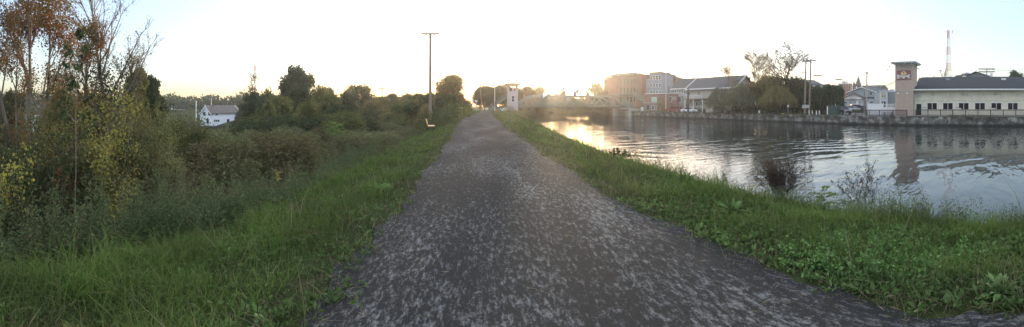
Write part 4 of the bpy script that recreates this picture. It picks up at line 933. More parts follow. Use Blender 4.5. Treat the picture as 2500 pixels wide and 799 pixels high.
def rwin(yc, w=1.85, zb=1.12, zt=2.38, name='window'):
    f = MB(); t = .1; x0, x1 = -.07, .03
    f.box(x0, x1, yc-w/2, yc-w/2+t, zb, zt); f.box(x0, x1, yc+w/2-t, yc+w/2, zb, zt); f.box(x0, x1, yc-w/2+t, yc+w/2-t, zt-t, zt); f.box(x0-.04, x1, yc-w/2+t, yc+w/2-t, zb, zb+t); f.box(x0+.01, x1, yc-.035, yc+.035, zb+t, zt-t)
    fo = f.obj(name, white, rest)
    for s in (-1, 1): MB().box(-.022, -.004, yc+(s*w/4)-w/4+.05, yc+(s*w/4)+w/4-.05, zb+.06, zt-.06).obj('pane', glass_d, fo)
    return fo
wy_ = [yat(p) for p in (2275.8, 2314.3, 2352.9, 2392.5, 2432.4, 2472.7)]
for y_ in wy_: rwin(y_)
rwin(wy_[-1]-2.75); rwin(wy_[-1]-5.5)
yc = yat(2243.5); d_ = MB().box(-.07, .03, yc-.55, yc-.45, .02, 2.25).box(-.07, .03, yc+.45, yc+.55, .02, 2.25).box(-.07, .03, yc-.45, yc+.45, 2.15, 2.25).obj('door', white, rest)
MB().box(-.03, -.004, yc-.44, yc+.44, .05, 2.14).obj('door_leaf', glass_d, d_)
MB().box(-.06, -.03, yc-.36, yc-.32, 1.0, 1.2).obj('handle', steel, d_)
for i, px in enumerate([2242, 2320, 2361, 2400, 2442, 2483]):   # barn lamps on goosenecks
    y_ = yat(px); g = MB().tube([(0, y_, 4.0), (-.25, y_, 4.12), (-.42, y_, 4.05), (-.46, y_, 3.85)], .022, 6).obj('gooseneck_lamp', steel, rest)
    MB().tube([(-.46, y_, 3.86), (-.46, y_, 3.74), (-.46, y_, 3.62)], [.04, .1, .19], 10).obj('lamp_shade', steel, g)
for px in (2277, 2351, 2430):     # round wall fans / floodlights
    y_ = yat(px); t_ = [(-.12+.02*math.cos(a), y_+.26*math.cos(a), 3.82+.2*math.sin(a)) for a in np.linspace(0, 2*PI, 15)]
    g = MB().tube(t_, .02, 5, False).obj('wall_fan', steel, rest); MB().tube([(0, y_, 3.82), (-.2, y_, 3.82)], [.07, .05], 8).tube([(-.12, y_-.24, 3.82), (-.12, y_+.24, 3.82)], .018, 5).tube([(-.12, y_, 3.64), (-.12, y_, 4.0)], .018, 5).obj('fan_motor', steel, g)
ys2 = np.linspace(yl-.3, yr, 120); zs2 = 2.72-.12*np.abs(np.sin(ys2*.55)); MB().tube([(-.3, a, b) for a, b in zip(ys2, zs2)], .012, 4).obj('string_light_cable', iron, rest)
cc = MB()
for i in range(0, 120, 3): cc.tube([(-.3, ys2[i], zs2[i]), (-.3, ys2[i], zs2[i]-.06), (-.3, ys2[i], zs2[i]-.12)], [.012, .03, .008], 5)
cc.obj('string_light_bulb', pm('unlit bulb glass', (.5,.48,.42), .2), rest, kind='stuff')
# tower
ty1 = yat(2185.5, 54.4); ty0 = yat(2229.5, 54.4)
tw = empty('sign_tower', (54.4, ty0, FG), 0, label='square tan stucco tower at the end of the restaurant, carrying its name board', cat='tower')
TW = ty1-ty0; TH = ZZ(156, 57)-FG; TD = 2.9
MB().box(0, TD, 0, TW, 0, TH).obj('wall', tan, tw)
m = MB().box(-.04, TD+.04, -.04, TW+.04, TH-.28, TH-.02); m.obj('frieze', trimw, tw)
m = MB(); o = .62; m.box(-o, TD+o, -o, TW+o, TH+.02, TH+.26); tr = m.obj('roof', pm('grey fascia metal', (.3,.31,.31), .6), tw)
m = MB()
for k_ in np.linspace(.1, TW-.2, 6):
    m.box(-o+.05, -.05, k_, k_+.09, TH-.16, TH+.015)
for k_ in np.linspace(.1, TD-.2, 6):
    m.box(k_, k_+.09, -o+.05, -.05, TH-.16, TH+.015)
m.obj('rafter_tail', trimw, tr, kind='stuff')
sg = boxw('sign_board', pm('maroon sign paint', (.19,.08,.08), .6, .12, 3), tw, -.1, -.005, .42, TW-.42+.1, TH-2.75, TH-1.2)
yc = (.42+TW-.42+.1)/2
m = MB(); n_ = 20; rr_ = .52; pts = [(yc+rr_*math.cos(a), TH-1.95+rr_*1.12*math.sin(a)) for a in np.linspace(0, PI, n_)]
MB().prism(pts, -.125, -.1, 'x').obj('sun_emblem', pm('orange yellow emblem paint', (.6,.42,.18)), sg)
MB().tube([(-.13, yc+.08, TH-1.72), (-.13, yc-.02, TH-1.6), (-.13, yc-.1, TH-1.5)], [.05, .08, .02], 6).tube([(-.13, yc+.02, TH-1.64), (-.13, yc+.1, TH-1.56)], .03, 5).obj('emblem_figure', iron, sg)
ivory = pm('ivory lettering paint', (.72,.7,.66), .6, .05)
def text(s, name, size, y, z, x, parent, mat, sx=1.0):
    cu = bpy.data.curves.new(name, 'FONT'); cu.body = s; cu.size = size; cu.extrude = .012; cu.align_x = 'CENTER'; cu.materials.append(mat); cu.offset = .012
    t_ = bpy.data.objects.new('t', cu); COL.objects.link(t_); bpy.context.view_layer.update(); me = bpy.data.meshes.new_from_object(t_); bpy.data.objects.remove(t_)
    o_ = bpy.data.objects.new(name, me); COL.objects.link(o_); o_.parent = parent; o_.location = (x, y, z); o_.rotation_euler = (PI/2, 0, -PI/2); o_.scale = (sx, 1, 1); return o_
text('B', 'lettering', 1.0, yc+.98, TH-2.62, -.118, sg, ivory, .8); text('OARDWAL', 'lettering', .55, yc+.02, TH-2.4, -.118, sg, ivory, .6); text('K', 'lettering', 1.0, yc-.95, TH-2.62, -.118, sg, ivory, .75)
MB().prism([(yc+.26*math.cos(a), TH-2.5+.08*math.sin(a)) for a in np.linspace(0, 2*PI, 14)[:-1]], -.118, -.1, 'x').obj('lettering', ivory, sg)
for yy_ in (TW*.32, TW*.72): # cast brackets with lamps under the eave
    MB().tube([(0, yy_, TH-.5), (-.3, yy_, TH-.35), (-.36, yy_, TH-.6), (-.36, yy_, TH-.8)], [.03, .05, .06, .12], 8).obj('sign_lamp', pm('blue grey lamp metal', (.2,.27,.3), .5), tw)
for yy_ in (TW*.3, TW*.8): # gooseneck lamps halfway down
    g = MB().tube([(0, yy_, 4.3), (-.25, yy_, 4.4), (-.4, yy_, 4.3), (-.42, yy_, 4.1)], .022, 6).obj('gooseneck_lamp', steel, tw)
    MB().tube([(-.42, yy_, 4.12), (-.42, yy_, 4.0), (-.42, yy_, 3.86)], [.04, .1, .19], 10).obj('lamp_shade', steel, g)
MB().box(-.03, -.003, 0, TW, 4.28, 4.34).obj('cable_trim', steel, tw)
def pennants(label, p0, p1, n):
    root = empty('pennant_string', (0, 0, 0), label=label, cat='bunting'); p0 = Vector(p0); p1 = Vector(p1); pts = [p0.lerp(p1, i/8)+Vector((0, 0, -.25*math.sin(PI*i/8))) for i in range(9)]
    MB().tube(pts, .012, 4).obj('cord', iron, root)
    for i in range(n):
        t = (i+.7)/(n+.3); c = p0.lerp(p1, t)+Vector((0, 0, -.25*math.sin(PI*t))); MB().prism([(c.y-.11, c.z), (c.y, c.z-.3), (c.y+.11, c.z)], c.x-.008, c.x+.008, 'x').obj('pennant', iron, root)
ez = FG+TH
pennants('short string of dark pennants hanging off the sign tower over the white fence', (53.8, ty1+.62, ez), (53.9, ty1+1.7, ez-1.3), 3)
pennants('short string of dark pennants hanging beside the sign tower above the restaurant roof', (53.8, ty0-.62, ez-.1), (54.2, ty0-1.2, ez-1.1), 3)
# ------------------------------------------------------------------ deck and railings
def railing(name, label, x, y0, y1, zb, h=1.0, mat=woodd, sp=.13, post=1.9):
    root = empty(name, (x, y0, zb), 0, label=label, cat='railing'); L_ = y1-y0; s = 1 if L_ > 0 else -1
    MB().bar((0, 0, h), (0, L_, h), .14, .06).obj('handrail', mat, root); MB().bar((0, 0, .14), (0, L_, .14), .05, .09).obj('bottom_rail', mat, root); MB().bar((0, 0, h-.1), (0, L_, h-.1), .05, .08).obj('upper_rail', mat, root)
    n = max(1, int(abs(L_)/post))
    for i in range(n+1): MB().box(-.06, .06, L_*i/n-.06, L_*i/n+.06, -.25, h-.035).obj('post', mat, root)
    b = MB()
    for i in range(1, int(abs(L_)/sp)): y = s*i*sp; b.box(-.02, .02, y-.02, y+.02, .16, h-.12)
    b.obj('balusters', mat, root, kind='stuff'); return root
dk = empty('deck', (52.3, 0, 0), 0, label='low grey plank deck between the restaurant front and the canal wall', cat='deck')
MB().box(-.15, 3.1, yr, yat(2213, 52.3), FG+.04, FG+.16).obj('boards', plank, dk); MB().box(-.22, -.15, yr, yat(2213, 52.3), FG-.18, FG+.14).obj('edge_beam', woodd, dk)
railing('railing', 'long dark wooden railing with close balusters in front of the restaurant windows', 52.35, yat(2236, 52.3), yr, FG+.16, 1.05)
railing('railing', 'short dark wooden railing in front of the white fence and the picnic table', 52.6, yat(2213, 52.3), yat(2113, 52.3), FG+.1, 1.02)
rng = np.random.RandomState(91)
for i, px in enumerate((2256, 2341, 2425)):
    y_ = yat(px, 52.3); t = empty('flower_box', (52.42, y_, FG+1.27), 0, label=['small planter of trailing flowers on the railing beside the restaurant door','small planter on the railing below the third restaurant window','small planter on the railing below the fifth restaurant window'][i], cat='planter')
    MB().box(-.1, .1, -.35, .35, 0, .16).obj('box', trimw, t); link('foliage', leafmesh('foliage', [leaves(rng.normal(size=(160, 3))*[.08, .3, .07]+[0, 0, .2], .08, .6, rng, .3)], [lf_green]), t)
# white vinyl fence beside the tower
fx = 57.0; fy0 = yat(2186, fx); fy1 = yat(2119, fx); fz = FG; fh = ZZ(253, 61)-FG
wf = empty('vinyl_fence', (fx, fy0, fz), 0, label='white vinyl privacy fence with a lattice top panel, left of the sign tower', cat='fence')
mid_ = (fy1-fy0)*.44
MB().box(-.03, .03, .07, mid_-.07, .05, fh-.75).obj('panel', white, wf); MB().box(-.03, .03, mid_+.07, fy1-fy0-.07, .05, fh-.1).obj('panel', white, wf)
lt = MB()
z_a, z_b = fh-.7, fh-.18
for i in range(int(mid_/.17)+4):
    y_ = .1+i*.17-.5
    for s in (1, -1):
        a = [y_, z_a] if s > 0 else [y_+.52, z_a]; b = [y_+.52, z_b] if s > 0 else [y_, z_b]
        if min(a[0], b[0]) > .07 and max(a[0], b[0]) < mid_-.07: lt.bar((.01*s, a[0], a[1]), (.01*s, b[0], b[1]), .02, .035)
lt.obj('lattice', white, wf); MB().box(-.05, .05, .07, mid_-.07, fh-.78, fh-.7).box(-.05, .05, .07, mid_-.07, fh-.18, fh-.08).obj('rail', white, wf); MB().box(-.05, .05, mid_+.07, fy1-fy0-.07, fh-.14, fh-.04).obj('rail', white, wf)
for y_ in (0, mid_, fy1-fy0):
    p_ = MB().box(-.07, .07, y_-.07, y_+.07, 0, fh+.04).obj('post', white, wf); MB().box(-.1, .1, y_-.1, y_+.1, fh+.04, fh+.1).prism([(y_-.08, fh+.1), (y_+.08, fh+.1), (y_, fh+.24)], -.08, .08, 'x').obj('cap', white, p_)
# picnic table
px_, = (2168,); D_ = 54.8; x_, y_ = XY(2168, D_)
pt = empty('picnic_table', (x_, y_, FG+.02), 0, label='dark wooden picnic table between the railing and the white fence', cat='table')
MB().box(-.38, .38, -.95, .95, .7, .75).obj('tabletop', woodd, pt)
for s in (-1, 1):
    MB().box(s*.72-.13, s*.72+.13, -.95, .95, .42, .46).obj('seat', woodd, pt)
    MB().bar((-.62, s*.65, 0), (.3, s*.65, .7), .05, .09).bar((.62, s*.65, 0), (-.3, s*.65, .7), .05, .09).bar((-.78, s*.65+.05, .39), (.78, s*.65+.05, .39), .05, .08).obj('leg', woodd, pt)
# ------------------------------------------------------------------ town houses on the far bank
def zf(px, D): x, y = XY(px, D); return gz1(x, y)
# low grey shop with white gable, lit by wall lamps
grey_s = siding('pale grey siding', (.42,.43,.43), .2); grey_d = siding('slate grey siding', (.2,.215,.225), .2); grey_m = siding('mid grey siding', (.28,.29,.3), .2)
blk = pm('dark sign paint', (.05,.035,.04))
lampm = emitm('lit lamp', (1, .93, .8), .35)
z0 = ZZ(263, 98)
b = Bld('gabled_shop', 'low grey shop with a broad white gable, dark oval sign and lit wall lamps', 2061, 98, 2111, 98, z0)
L_ = b.L; zt = 2.75; hg = 1.5
b.gwall('wall', grey_s, 0, L_, .9, 13, 0, zt, hg, 'y'); b.gable('roof', shingle_g, 0, L_, .3, 13.2, zt, hg+.1, 'y', .35)
MB().prism([(-.2, zt-.05), (L_+.2, zt-.05), (L_/2, zt+hg-.05)], .72, .86, 'y').obj('gable_board', white, b.root)
m = MB().bar((-.45, .55, zt-.22), (L_/2, .55, zt+hg+.12), .1, .2); m.bar((L_+.45, .55, zt-.22), (L_/2, .55, zt+hg+.12), .1, .2); m.obj('bargeboard', white, b.root)
for px, w in ((2064.5, .9), (2076, .7), (2088, .7), (2099, .7)): b.win(px, w, 247.5, 253.5, .9, white, glass_r)
b.box('door', white, b.u(2093, .9)-.45, b.u(2093, .9)+.45, .82, .9, .02, 1.9); 
sg = MB().prism([(b.u(2081.5)+1.2*math.cos(a)*abs(math.cos(a))**-.35, b.z(2081.5, 243.3)+.26*math.sin(a)) for a in np.linspace(.05, 2*PI+.05, 24)[:-1]], .6, .7, 'y').obj('oval_sign', blk, b.root)
m = MB(); rng = np.random.RandomState(4); u_ = b.u(2081.5)-.98
while u_ < b.u(2081.5)+.95: w_ = rng.uniform(.07, .13); zc_ = b.z(2081.5, 243.3); m.box(u_, u_+w_, .585, .6, zc_-.09, zc_+.09); u_ += w_+.05
m.obj('sign_lettering', ivory, sg)
for px, py in ((2065.5, 240.5), (2071.5, 239.5), (2093, 239.5), (2099.5, 240), (2116, 241.5)):
    u_ = b.u(px, .6); z_ = b.z(px, py, .6)
    g = MB().tube([(u_, .95, z_+.15), (u_, .6, z_+.22), (u_, .55, z_+.05)], .03, 5).obj('wall_lamp', steel, b.root); MB().box(u_-.1, u_+.1, .48, .62, z_-.1, z_+.05).obj('bulb', lampm, g)
# shop's rear wing with long roof
b = Bld('grey_hall', 'wide slate grey hall with a low white-edged gable roof behind the gabled shop', 2069, 112, 2140, 106, ZZ(262, 110))
L_ = b.L; zt = b.z(2100, 226); hg = b.z(2100, 214.5)-zt
b.gwall('wall', grey_m, 0, L_, 0, 16, 0, zt, hg, 'y'); b.gable('roof', shingle_g, 0, L_, -.1, 16, zt, hg+.12, 'y', .35)
m = MB().bar((-.4, -.45, zt-.05), (L_/2, -.45, zt+hg+.2), .1, .22); m.bar((L_+.4, -.45, zt-.05), (L_/2, -.45, zt+hg+.2), .1, .22); m.obj('bargeboard', white, b.root)
b.win(2126, 1.1, 224, 233, 0, white, glass_r, name='window'); b.win(2097, 1.0, 216.5, 220, 0, white, glass_r, 0)
b.box('lean_to_roof', shingle_g, b.u(2100), b.u(2134), -3.2, -.02, b.z(2125, 241), b.z(2125, 237.5))
b.box('porch_wall', grey_s, b.u(2106), b.u(2133), -3.0, -.03, .01, b.z(2125, 241.3)); b.win(2128, 1.6, 247, 253, -3.0, white, glass_r, 2)
# stepped grey commercial block with arched lit entrance
b = Bld('office_block', 'grey flat-roofed block with an arched entrance bay lit from inside', 2135, 92, 2184, 90, ZZ(263, 92))
L_ = b.L
b.box('pale_wing', siding('pale metal panel', (.36,.37,.37), .4), 0, b.u(2148)-.02, .0, 9, 0, b.z(2142, 226))
b.box('dark_wing', grey_d, b.u(2167)+.02, L_, .2, 9, 0, b.z(2175, 224.5)); MB().prism([(b.u(2168), b.z(2175, 224.5)), (L_+.3, b.z(2175, 224.5)), (L_-.8, b.z(2175, 217.5)), (b.u(2170), b.z(2175, 219))], .3, 6, 'y').obj('wing_roof', pm('pale metal roof', (.4,.43,.46), .5), b.root)
ent = b.box('entrance_bay', grey_s, b.u(2148.5), b.u(2166.5), -.5, 9, 0, b.z(2157, 223.5)); b.box('cornice', white, b.u(2147.5), b.u(2167.5), -.7, -.3, b.z(2157, 223.5), b.z(2157, 221.8))
for px in (2149.3, 2165.8): b.box('pilaster', white, b.u(px, -.5)-.09, b.u(px, -.5)+.09, -.6, -.5, 0, b.z(2157, 223.7))
cu = b.u(2157.5, -.55); zc = b.z(2157.5, 232); r_ = .78
arc = MB().prism([(cu-r_, zc-.75), (cu+r_, zc-.75)]+[(cu+r_*math.cos(a), zc+r_*math.sin(a)) for a in np.linspace(0, PI, 16)], -.56, -.5, 'y').obj('arched_window', white, b.root)
glow = emitm('dimly lit room', (.75,.72,.5), .05)
MB().prism([(cu-r_*.86, zc-.65), (cu+r_*.86, zc-.65)]+[(cu+r_*.86*math.cos(a), zc+r_*.86*math.sin(a)) for a in np.linspace(0, PI, 16)], -.58, -.565, 'y').obj('pane', glow, arc)
MB().box(cu-.03, cu+.03, -.6, -.585, zc-.65, zc+r_*.85).box(cu-r_*.85, cu+r_*.85, -.6, -.585, zc-.03, zc+.03).obj('muntin', white, arc)
MB().tube([(cu+.1, -.75, zc+.32), (cu+.1, -.75, zc+.2)], [.07, .09], 8).obj('lamp', lampm, b.root); MB().tube([(cu, -.75, zc-.95), (cu, -.75, zc-1.07)], [.07, .09], 8).obj('lamp', lampm, b.root)
d_ = b.box('door', white, cu-.75, cu+.75, -.56, -.5, .02, 1.85); MB().box(cu-.6, cu-.04, -.59, -.565, .15, 1.75).box(cu+.04, cu+.6, -.59, -.565, .15, 1.75).obj('pane', glass_d, d_)
# church with steeples
b = Bld('church', 'stone church with a tall pointed steeple and a smaller one beside it', 2082, 236, 2150, 225, ZZ(232, 230))
stone = pm('dark sandstone', (.05,.043,.04), .95, .2, .6); slate = pm('dark slate', (.03,.032,.035), .8, .2, 1)
def steeple(pxc, w, py0, py1, nm_):
    u_ = b.u(pxc); zb = b.z(pxc, py0); zt = b.z(pxc, py1); t = b.box(nm_, stone, u_-w/2, u_+w/2, 0, w, 0, zb); m = MB()
    V = [(u_-w*.55, -w*.05, zb), (u_+w*.55, -w*.05, zb), (u_+w*.55, w*1.05, zb), (u_-w*.55, w*1.05, zb), (u_, w/2, zt)]; m.add(V, [[0,3,2,1]], [[0,1,4],[1,2,4],[2,3,4],[3,0,4]]); m.obj('spire', slate, t); return t, u_
t, u_ = steeple(2092.5, 3.4, 211, 184.5, 'bell_tower'); zc = b.z(2091, 213.5)
MB().prism([(u_-.4+.62*math.cos(a), zc+.62*math.sin(a)) for a in np.linspace(0, 2*PI, 16)[:-1]], -.35, -.2, 'y').obj('clock_face', ivory, t)
steeple(2083.5, 1.9, 209, 198, 'side_turret')
u0, u1 = b.u(2098), b.u(2148); zt = b.z(2120, 216); hg = b.z(2120, 208)-zt
b.gwall('nave', stone, u0, u1, 1, 13, 0, zt, hg); b.gable('roof', slate, u0, u1, 1, 13, zt, hg+.1)
for px in (2106, 2112, 2144): b.box('parapet', stone, b.u(px)-.5, b.u(px)+.5, .3, 2, 0, b.z(px, 209))
# brick blocks left of the church
def block(name, label, pxl, pxr, D, ytop, zb, mat, wins=(), roofc=None, depth=12, wh=(1, 1.5), fr=None, dD=0, cornice=None, pane=None):
    b = Bld(name, label, pxl, D, pxr, D+dD, zb); zt = b.z((pxl+pxr)/2, ytop)
    b.box('wall', mat, 0, b.L, 0, depth, 0, zt); b.box('roof', roofc or shingle_b, -.15, b.L+.15, -.15, depth+.15, zt, zt+.18)
    if cornice: b.box('cornice', cornice, -.2, b.L+.2, -.28, -.152, zt-.35, zt+.1)
    for px, py in wins: b.win(px, wh[0], py-wh[1]/D*F/2, py+wh[1]/D*F/2, 0, fr or trimw, pane or glass_r, 0, bars=1)
    return b
block('brick_building', 'brick block with two pale windows standing over the shrub trees, left of the church', 2048, 2080, 205, 204, 1.5, red_brick, [(2053,215),(2063,214),(2074,213)], wh=(1.3, 2.2), cornice=trimw)
b = block('rooftop_house', 'small white upper storey standing on the brick block roofs', 2056, 2070, 214, 199.5, 1.5, pm('white render', (.6,.62,.64)), [(2061,202)], wh=(1, 1.4))
block('brick_building', 'low brick and grey block between the church and the paired utility poles', 2024, 2050, 190, 208, 1.2, br_brick, [(2030,214),(2040,214)], wh=(1.2, 1.8), cornice=trimw)
# white house on the rise behind the paired poles
b = Bld('white_house', 'white house with low roof rising over the dark shrubs beside the paired poles', 1962, 112, 2012, 120, zf(1985, 116)-.2)
zt = b.z(1985, 207); hg = b.z(1985, 194)-zt; b.gwall('wall', siding('white siding', (.55,.56,.57)), 0, b.L, 0, 10, 0, zt, hg); b.gable('roof', shingle_g, 0, b.L, 0, 10, zt, hg+.1); b.win(1978, 1.8, 205, 211, 0, blk, glass_d); b.win(1998, 1.2, 206, 212, 0, blk, glass_d)
b = Bld('grey_house', 'pale house with a slanting roof half hidden by the shrub trees, towards the brick blocks', 2006, 128, 2040, 132, zf(2020, 128)-.2)
zt = b.z(2020, 219); hg = b.z(2020, 206)-zt; b.gwall('wall', grey_s, 0, b.L, 0, 9, 0, zt, hg, 'y'); b.gable('roof', shingle_b, 0, b.L, 0, 9, zt, hg+.1, 'y')
# house behind the restaurant
b = Bld('grey_roofed_house', 'dark grey house with a broad low gable rising behind the restaurant roof', 2322, 92, 2420, 88, .5)
zt = b.z(2370, 192); hg = b.z(2385, 176.5)-zt; b.gwall('wall', grey_d, b.u(2348), b.L, 0, 12, 0, zt, hg, 'y'); b.gable('roof', shingle_g, b.u(2348), b.L, 0, 12, zt, hg+.1, 'y', .6)
b.box('wing', grey_d, b.u(2322), b.u(2348), 1, 9, 0, b.z(2335, 192)); m = MB().prism([(b.u(2320), b.z(2330, 193)), (b.u(2349), b.z(2340, 193)), (b.u(2349), b.z(2340, 182)), (b.u(2332), b.z(2330, 184))], .6, 9, 'y'); m.obj('wing_roof', shingle_g, b.root)
for px in (2324, 2357): 
    u_ = b.u(px); g = b.box('dormer', grey_d, u_-.7, u_+.7, -.9, 1, b.z(px, 193), b.z(px, 189)); MB().bar((u_-1, -.95, b.z(px, 190.5)), (u_, -.95, b.z(px, 186)), .1, .22).bar((u_+1, -.95, b.z(px, 190.5)), (u_, -.95, b.z(px, 186)), .1, .22).obj('bargeboard', white, g)
b.box('chimney', br_brick, b.u(2341)-.3, b.u(2341)+.3, 3, 3.6, 2, b.z(2341, 179.5, 3)); b.box('chimney', trimw, b.u(2417)-.3, b.u(2417)+.3, 1, 1.6, 2, b.z(2417, 178, 1))
MB().tube([(b.u(2360, 3), 3, b.z(2360, 183, 3)), (b.u(2360, 3), 3, b.z(2360, 180, 3)), (b.u(2360, 3), 3, b.z(2360, 177, 3)), (b.u(2360, 3), 3, b.z(2360, 175, 3))], [.9, 1.1, .8, .1], 10).obj('roof_ventilator', steel, b.root)
# ------------------------------------------------------------------ main street blocks beside the lift bridge
cut = pm('pale stone trim', (.3,.26,.225), .8, .1)
b = Bld('red_brick_building', 'three-storey red brick building with bracketed cornice and tall arched windows beside the lift bridge', 1510, 114, 1553, 109, -.2)
zt = b.z(1537, 179.5); b.box('wall', br_brick, 0, b.L, 0, 12, 0, zt)
r_, f_ = b.d, b.n
# long side wall catching the sunset
m = MB(); dep = 18.
# side wing is built along its own seen line, as part of the same building
E2 = b.root; inv = Matrix.Rotation(-E2.rotation_euler[2], 4, 'Z') @ Matrix.Translation(-Vector(E2.location))
def side_pt(px, D, z): x, y = XY(px, D); v = inv @ Vector((x, y, z-.2)); return (v.x, v.y, z)
A = side_pt(1474, 134, 0); B = side_pt(1510, 114, 0)
ztA = b.z(1510, 180.5)-.4; nrm = Vector((B[1]-A[1], -(B[0]-A[0]), 0)).normalized()*9
V = [(A[0], A[1], 0), (B[0], B[1], 0), (B[0]-nrm.x*0+9, B[1]+4, 0), (A[0]+9, A[1]+6, 0)]; Vt = [(p[0], p[1], ztA) for p in V]; Vt[0] = (A[0], A[1], ztA-.2)
m = MB().add(V+Vt, [[0,1,5,4],[1,2,6,5],[2,3,7,6],[3,0,4,7],[4,5,6,7]]); m.obj('side_wall', red_brick, b.root)
MB().bar((A[0]-.3, A[1]-.3, ztA+.1), (B[0]-.2, B[1]-.3, ztA+.25), .5, .5).obj('side_cornice', cut, b.root)
for t in (.1, .3, .55, .62, .8):
    p = Vector(Vt[0]).lerp(Vector(Vt[1]), t); MB().box(p.x-.5, p.x+.5, p.y, p.y+1, ztA, ztA+1.0).obj('chimney', br_brick, b.root)
b.box('cornice', cut, -.4, b.L+.4, -.5, -.002, zt-.55, zt+.25); 
for i in range(9): x_ = b.L*(i+.5)/9; MB().box(x_-.1, x_+.1, -.4, -.003, zt-1.2, zt-.56).obj('cornice_bracket', cut, b.root)
def archwin(b, px, w, y0, y1, v=0.):
    c = b.u(px, v); zt_ = b.z(px, y0, v); zb = b.z(px, y1, v); r = w/2
    f = MB().prism([(c-r, zb), (c+r, zb)]+[(c+r*math.cos(a), zt_-r+r*math.sin(a)) for a in np.linspace(0, PI, 10)], v-.1, v-.003, 'y').obj('window', cut, b.root)
    r2 = r*.72; MB().prism([(c-r2, zb+.15), (c+r2, zb+.15)]+[(c+r2*math.cos(a), zt_-r+r2*math.sin(a)) for a in np.linspace(0, PI, 10)], v-.12, v-.104, 'y').obj('pane', glass_r, f)
for px in (1516, 1524.5, 1533, 1541.5, 1549): archwin(b, px, 1.0, 190, 208)
for px in (1516, 1524.5, 1533, 1541.5, 1549): b.win(px, 1.0, 214, 227, 0, cut, glass_r, 0, bars=1)
for px in (1516, 1524.5, 1533, 1541.5, 1549): b.win(px, 1.0, 236, 250, 0, cut, glass_r, 0, bars=1)
blue_s = siding('pale blue clapboard', (.19,.22,.26), .25); blue_d = siding('dusty blue clapboard', (.26,.32,.4), .25)
b = Bld('blue_building', 'three-storey pale blue clapboard building with paired windows, beside the red brick one', 1553.5, 112, 1615, 108, -.2)
zt = b.z(1600, 177.5); u_ = b.u(1586); b.box('wall', blue_s, u_, b.L, 0, 14, 0, zt); b.box('roof', pm('dark coping', (.06,.06,.065)), u_-.2, b.L+.2, -.3, 14, zt, zt+.22)
b.box('rear_wing', blue_d, 0, u_-.01, 1.2, 14, 0, b.z(1570, 192)); m = MB().prism([(0, b.z(1570, 192)), (u_, b.z(1570, 192)), (u_, b.z(1580, 180)), (0, b.z(1556, 187))], 1.0, 14, 'y'); m.obj('wing_roof', shingle_b, b.root)
b.box('chimney', pm('dark flue', (.08,.08,.08)), b.u(1560, 3)-.5, b.u(1560, 3)+.5, 3, 4, 6, b.z(1560, 178, 3))
for px in (1590, 1597, 1604, 1611):
    for y0, y1 in ((184, 195), (203.5, 213), (221, 229)): b.win(px, .85, y0, y1, 0, white, glass_r, 0, bars=1)
for px in (1578, 1582): b.win(px, .8, 222, 229, 1.2, white, glass_r, 0, bars=1)
b = Bld('turreted_building', 'brown brick building with a small dark roof turret, seen behind the tall white pole', 1616, 120, 1648, 118, 0)
zt = b.z(1632, 187); b.box('wall', br_brick, 0, b.L, 0, 14, 0, zt); b.box('cornice', cut, -.2, b.L+.2, -.35, -.003, zt-.5, zt+.2); u_ = b.u(1629)
tt = b.box('turret', cut, u_-.8, u_+.8, .1, 1.7, zt+.05, b.z(1629, 181)); MB().add([(u_-1, 0, b.z(1629, 181)), (u_+1, 0, b.z(1629, 181)), (u_+1, 2, b.z(1629, 181)), (u_-1, 2, b.z(1629, 181)), (u_, 1, b.z(1629, 175))], [[0,3,2,1]], [[0,1,4],[1,2,4],[2,3,4],[3,0,4]]).obj('turret_roof', slate, tt)
for px in (1619, 1646): b.box('finial', cut, b.u(px)-.2, b.u(px)+.2, 0, .4, zt, b.z(px, 183))
for px in (1621, 1629, 1637):
    for y0, y1 in ((199, 210), (216, 226)): b.win(px, 1.0, y0, y1, 0, cut, glass_r, 0, bars=1)
b = Bld('low_brick_building', 'low flat-roofed brick building with white coping and a green sign beside the parked cars', 1576, 100, 1676, 93, FG)
zt = b.z(1640, 228.5); b.box('wall', br_brick, 0, b.u(1655), 0, 9, 0, zt); b.box('coping', white, -.15, b.u(1655)+.15, -.2, 9.1, zt, zt+.2)
b.box('porch', pm('weathered grey boards', (.24,.23,.21)), b.u(1655)+.02, b.L, .4, 8, 0, b.z(1665, 233)); b.box('porch_roof', white, b.u(1654), b.L+.3, .2, 8, b.z(1665, 233), b.z(1665, 231))
b.box('lower_wall', pm('painted block wall', (.2,.17,.15)), b.u(1579), b.u(1612), -1.8, -.01, 0, b.z(1590, 252)); b.box('lower_roof', concrete, b.u(1578), b.u(1613), -2, .0, b.z(1590, 252), b.z(1590, 250.5))
g = b.box('green_sign', pm('pale green sign', (.25,.45,.33), .5), b.u(1591), b.u(1604), -.12, -.01, b.z(1598, 249), b.z(1598, 237))
for px, y0, y1, w in ((1637, 236, 249, 1.0), (1646, 237, 243, .9)): b.win(px, w, y0, y1, 0, white, glass_r, 0, bars=1)
b.win(1658, 1.3, 236, 251, .4, white, glass_r, 1, name='door'); b.win(1594, 1.0, 258, 268, -1.8, white, glass_r, 0, bars=1); b.win(1582, 1.2, 256, 269, -1.8, cut, blk, 0, name='door')
# beige house with balcony
beige = siding('beige siding', (.36,.33,.275), .22)
b = Bld('beige_house', 'two-storey beige house with grey gable roof and a long balcony, behind the pale willow', 1680, 92, 1795, 82, FG)
u0 = 0; u1 = b.L; zt = b.z(1740, 213.5); b.box('wall', beige, u0, u1, 0, 9, 0, zt)
